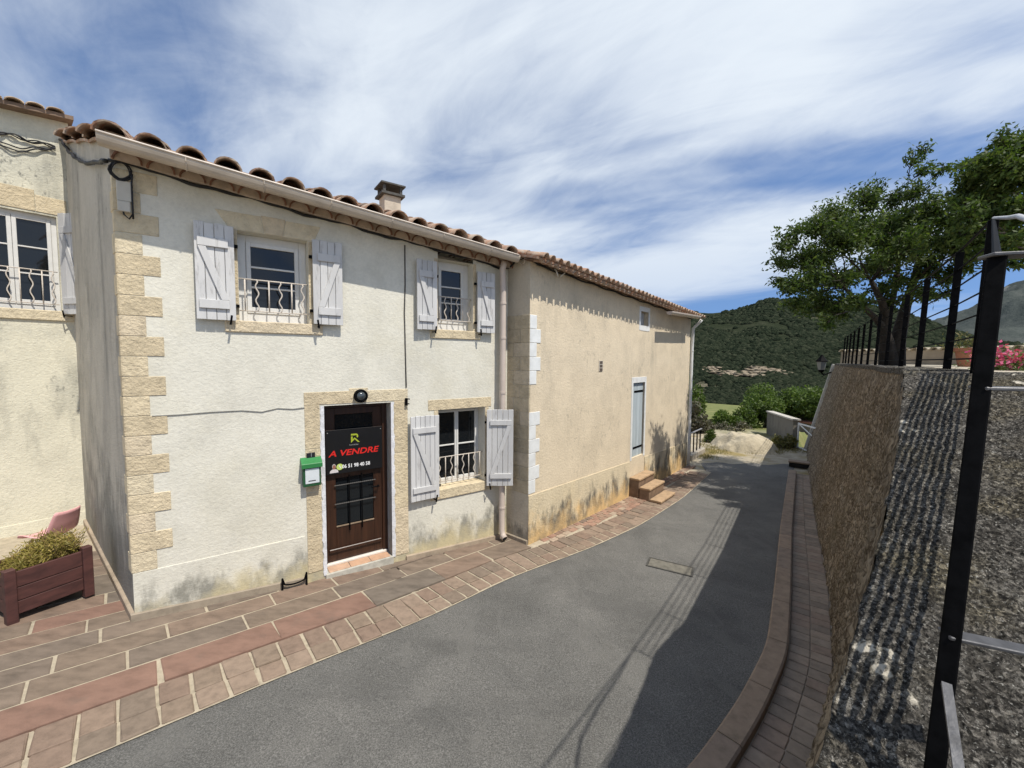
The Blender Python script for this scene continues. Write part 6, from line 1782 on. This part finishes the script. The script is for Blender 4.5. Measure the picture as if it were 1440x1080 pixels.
# scrub: one mass of bushes over the near hill
ico = [Vector(v) for v in [(0, 0, 1), (.894, 0, .447), (.276, .851, .447), (-.724, .526, .447), (-.724, -.526, .447), (.276, -.851, .447), (.724, .526, -.3), (-.276, .851, -.3), (-.894, 0, -.3), (-.276, -.851, -.3), (.724, -.526, -.3)]]
icf = [(0, 1, 2), (0, 2, 3), (0, 3, 4), (0, 4, 5), (0, 5, 1), (1, 6, 2), (2, 7, 3), (3, 8, 4), (4, 9, 5), (5, 10, 1), (2, 6, 7), (3, 7, 8), (4, 8, 9), (5, 9, 10), (1, 10, 6)]
rsH = np.random.RandomState(41); N = 46000
nr, nx = 70, 150
fi = rsH.uniform(52, nx - 20.01, N); fj = rsH.uniform(0, 1, N) ** 1.25 * 56
i0 = fi.astype(int); j0 = fj.astype(int); fa = (fi - i0)[:, None]; fb = (fj - j0)[:, None]; G_ = V1.reshape(nx, nr, 3)
Pp = (G_[i0, j0] * (1 - fa) + G_[i0 + 1, j0] * fa) * (1 - fb) + (G_[i0, j0 + 1] * (1 - fa) + G_[i0 + 1, j0 + 1] * fa) * fb
# clearings with bare soil stay free of scrub
keep = fbm(Pp[:, 0] / 38, Pp[:, 1] / 38, 4, 7) < .645
def topix(P):
    v = P - np.array(CAM)[None]; w_ = v @ np.array(Fw); return 720 + FPX * (v @ np.array(Rt)) / w_, 540 - FPX * (v @ np.array(Up)) / w_
hx, hy = topix(Pp)
inrock = (((hx - 1030) / 38) ** 2 + ((hy - 518) / 11) ** 2 < 1) | (((hx - 1072) / 26) ** 2 + ((hy - 524) / 6) ** 2 < 1)
rocky = inrock & (fbm(Pp[:, 0] / 17, Pp[:, 1] / 17, 4, 19) > .61)
PR = Pp[rocky]
keep &= ~rocky
Pp = Pp[keep]; N = len(Pp)
dist = np.linalg.norm(Pp[:, :2], axis=1)
S = rsH.uniform(.45, 1.2, N) * (1.0 + 2.3 * dist / 700)
A = np.array([tuple(v) for v in ico])
ang = rsH.uniform(0, 6.28, N); ca, sa = np.cos(ang), np.sin(ang)
jit = rsH.uniform(.75, 1.25, (N, len(A), 1))
Q = A[None] * jit * S[:, None, None] * np.array([1, 1, .85])
Q = np.stack([Q[..., 0] * ca[:, None] - Q[..., 1] * sa[:, None], Q[..., 0] * sa[:, None] + Q[..., 1] * ca[:, None], Q[..., 2]], 2) + Pp[:, None, :] + np.array([0, 0, .2])
Fc = (np.array(icf)[None] + (np.arange(N) * len(A))[:, None, None]).reshape(-1, 3)
scm, t, b, o = nodes_of('scrub_leaf')
g = t.nodes.new('ShaderNodeNewGeometry')
c = RAMP(t, g.outputs['Random Per Island'], [(0, (.014, .020, .013)), (.4, (.022, .029, .018)), (.75, (.031, .039, .024)), (1, (.046, .052, .033))])
t.links.new(c, b.inputs['Base Color']); b.inputs['Roughness'].default_value = 1; b.inputs['Specular IOR Level'].default_value = .0
BUMP(t, b, NZ(t, .9, 5, .75), 1.0, 1.2)
sc_ = np_mesh('hill_scrub', Q.reshape(-1, 3), Fc, scm, None, True)
tag(sc_, 'dark green scrub covering the hillside', 'scrub', kind='stuff')
# bare pale soil and stones in the clearing
PR = np.concatenate([PR + rsH.normal(size=PR.shape) * [2.5, 2.5, 0] for _ in range(5)]); N = len(PR)
Q = A[None] * rsH.uniform(.6, 1.3, (N, len(A), 1)) * rsH.uniform(.8, 2.4, (N, 1, 1)) * np.array([1.5, 1.5, .35]) + PR[:, None, :]
Fc = (np.array(icf)[None] + (np.arange(N) * len(A))[:, None, None]).reshape(-1, 3)
rk_ = np_mesh('bare_rock', Q.reshape(-1, 3), Fc, simple('hill_rock', (.25, .205, .145), 1.0, .3, .2, .6, .8, bd=.5), None, False)
tag(rk_, 'pale bare soil and rocks in a hillside clearing', 'rocks', kind='stuff')
# hedge line and bushes where the hill meets the field
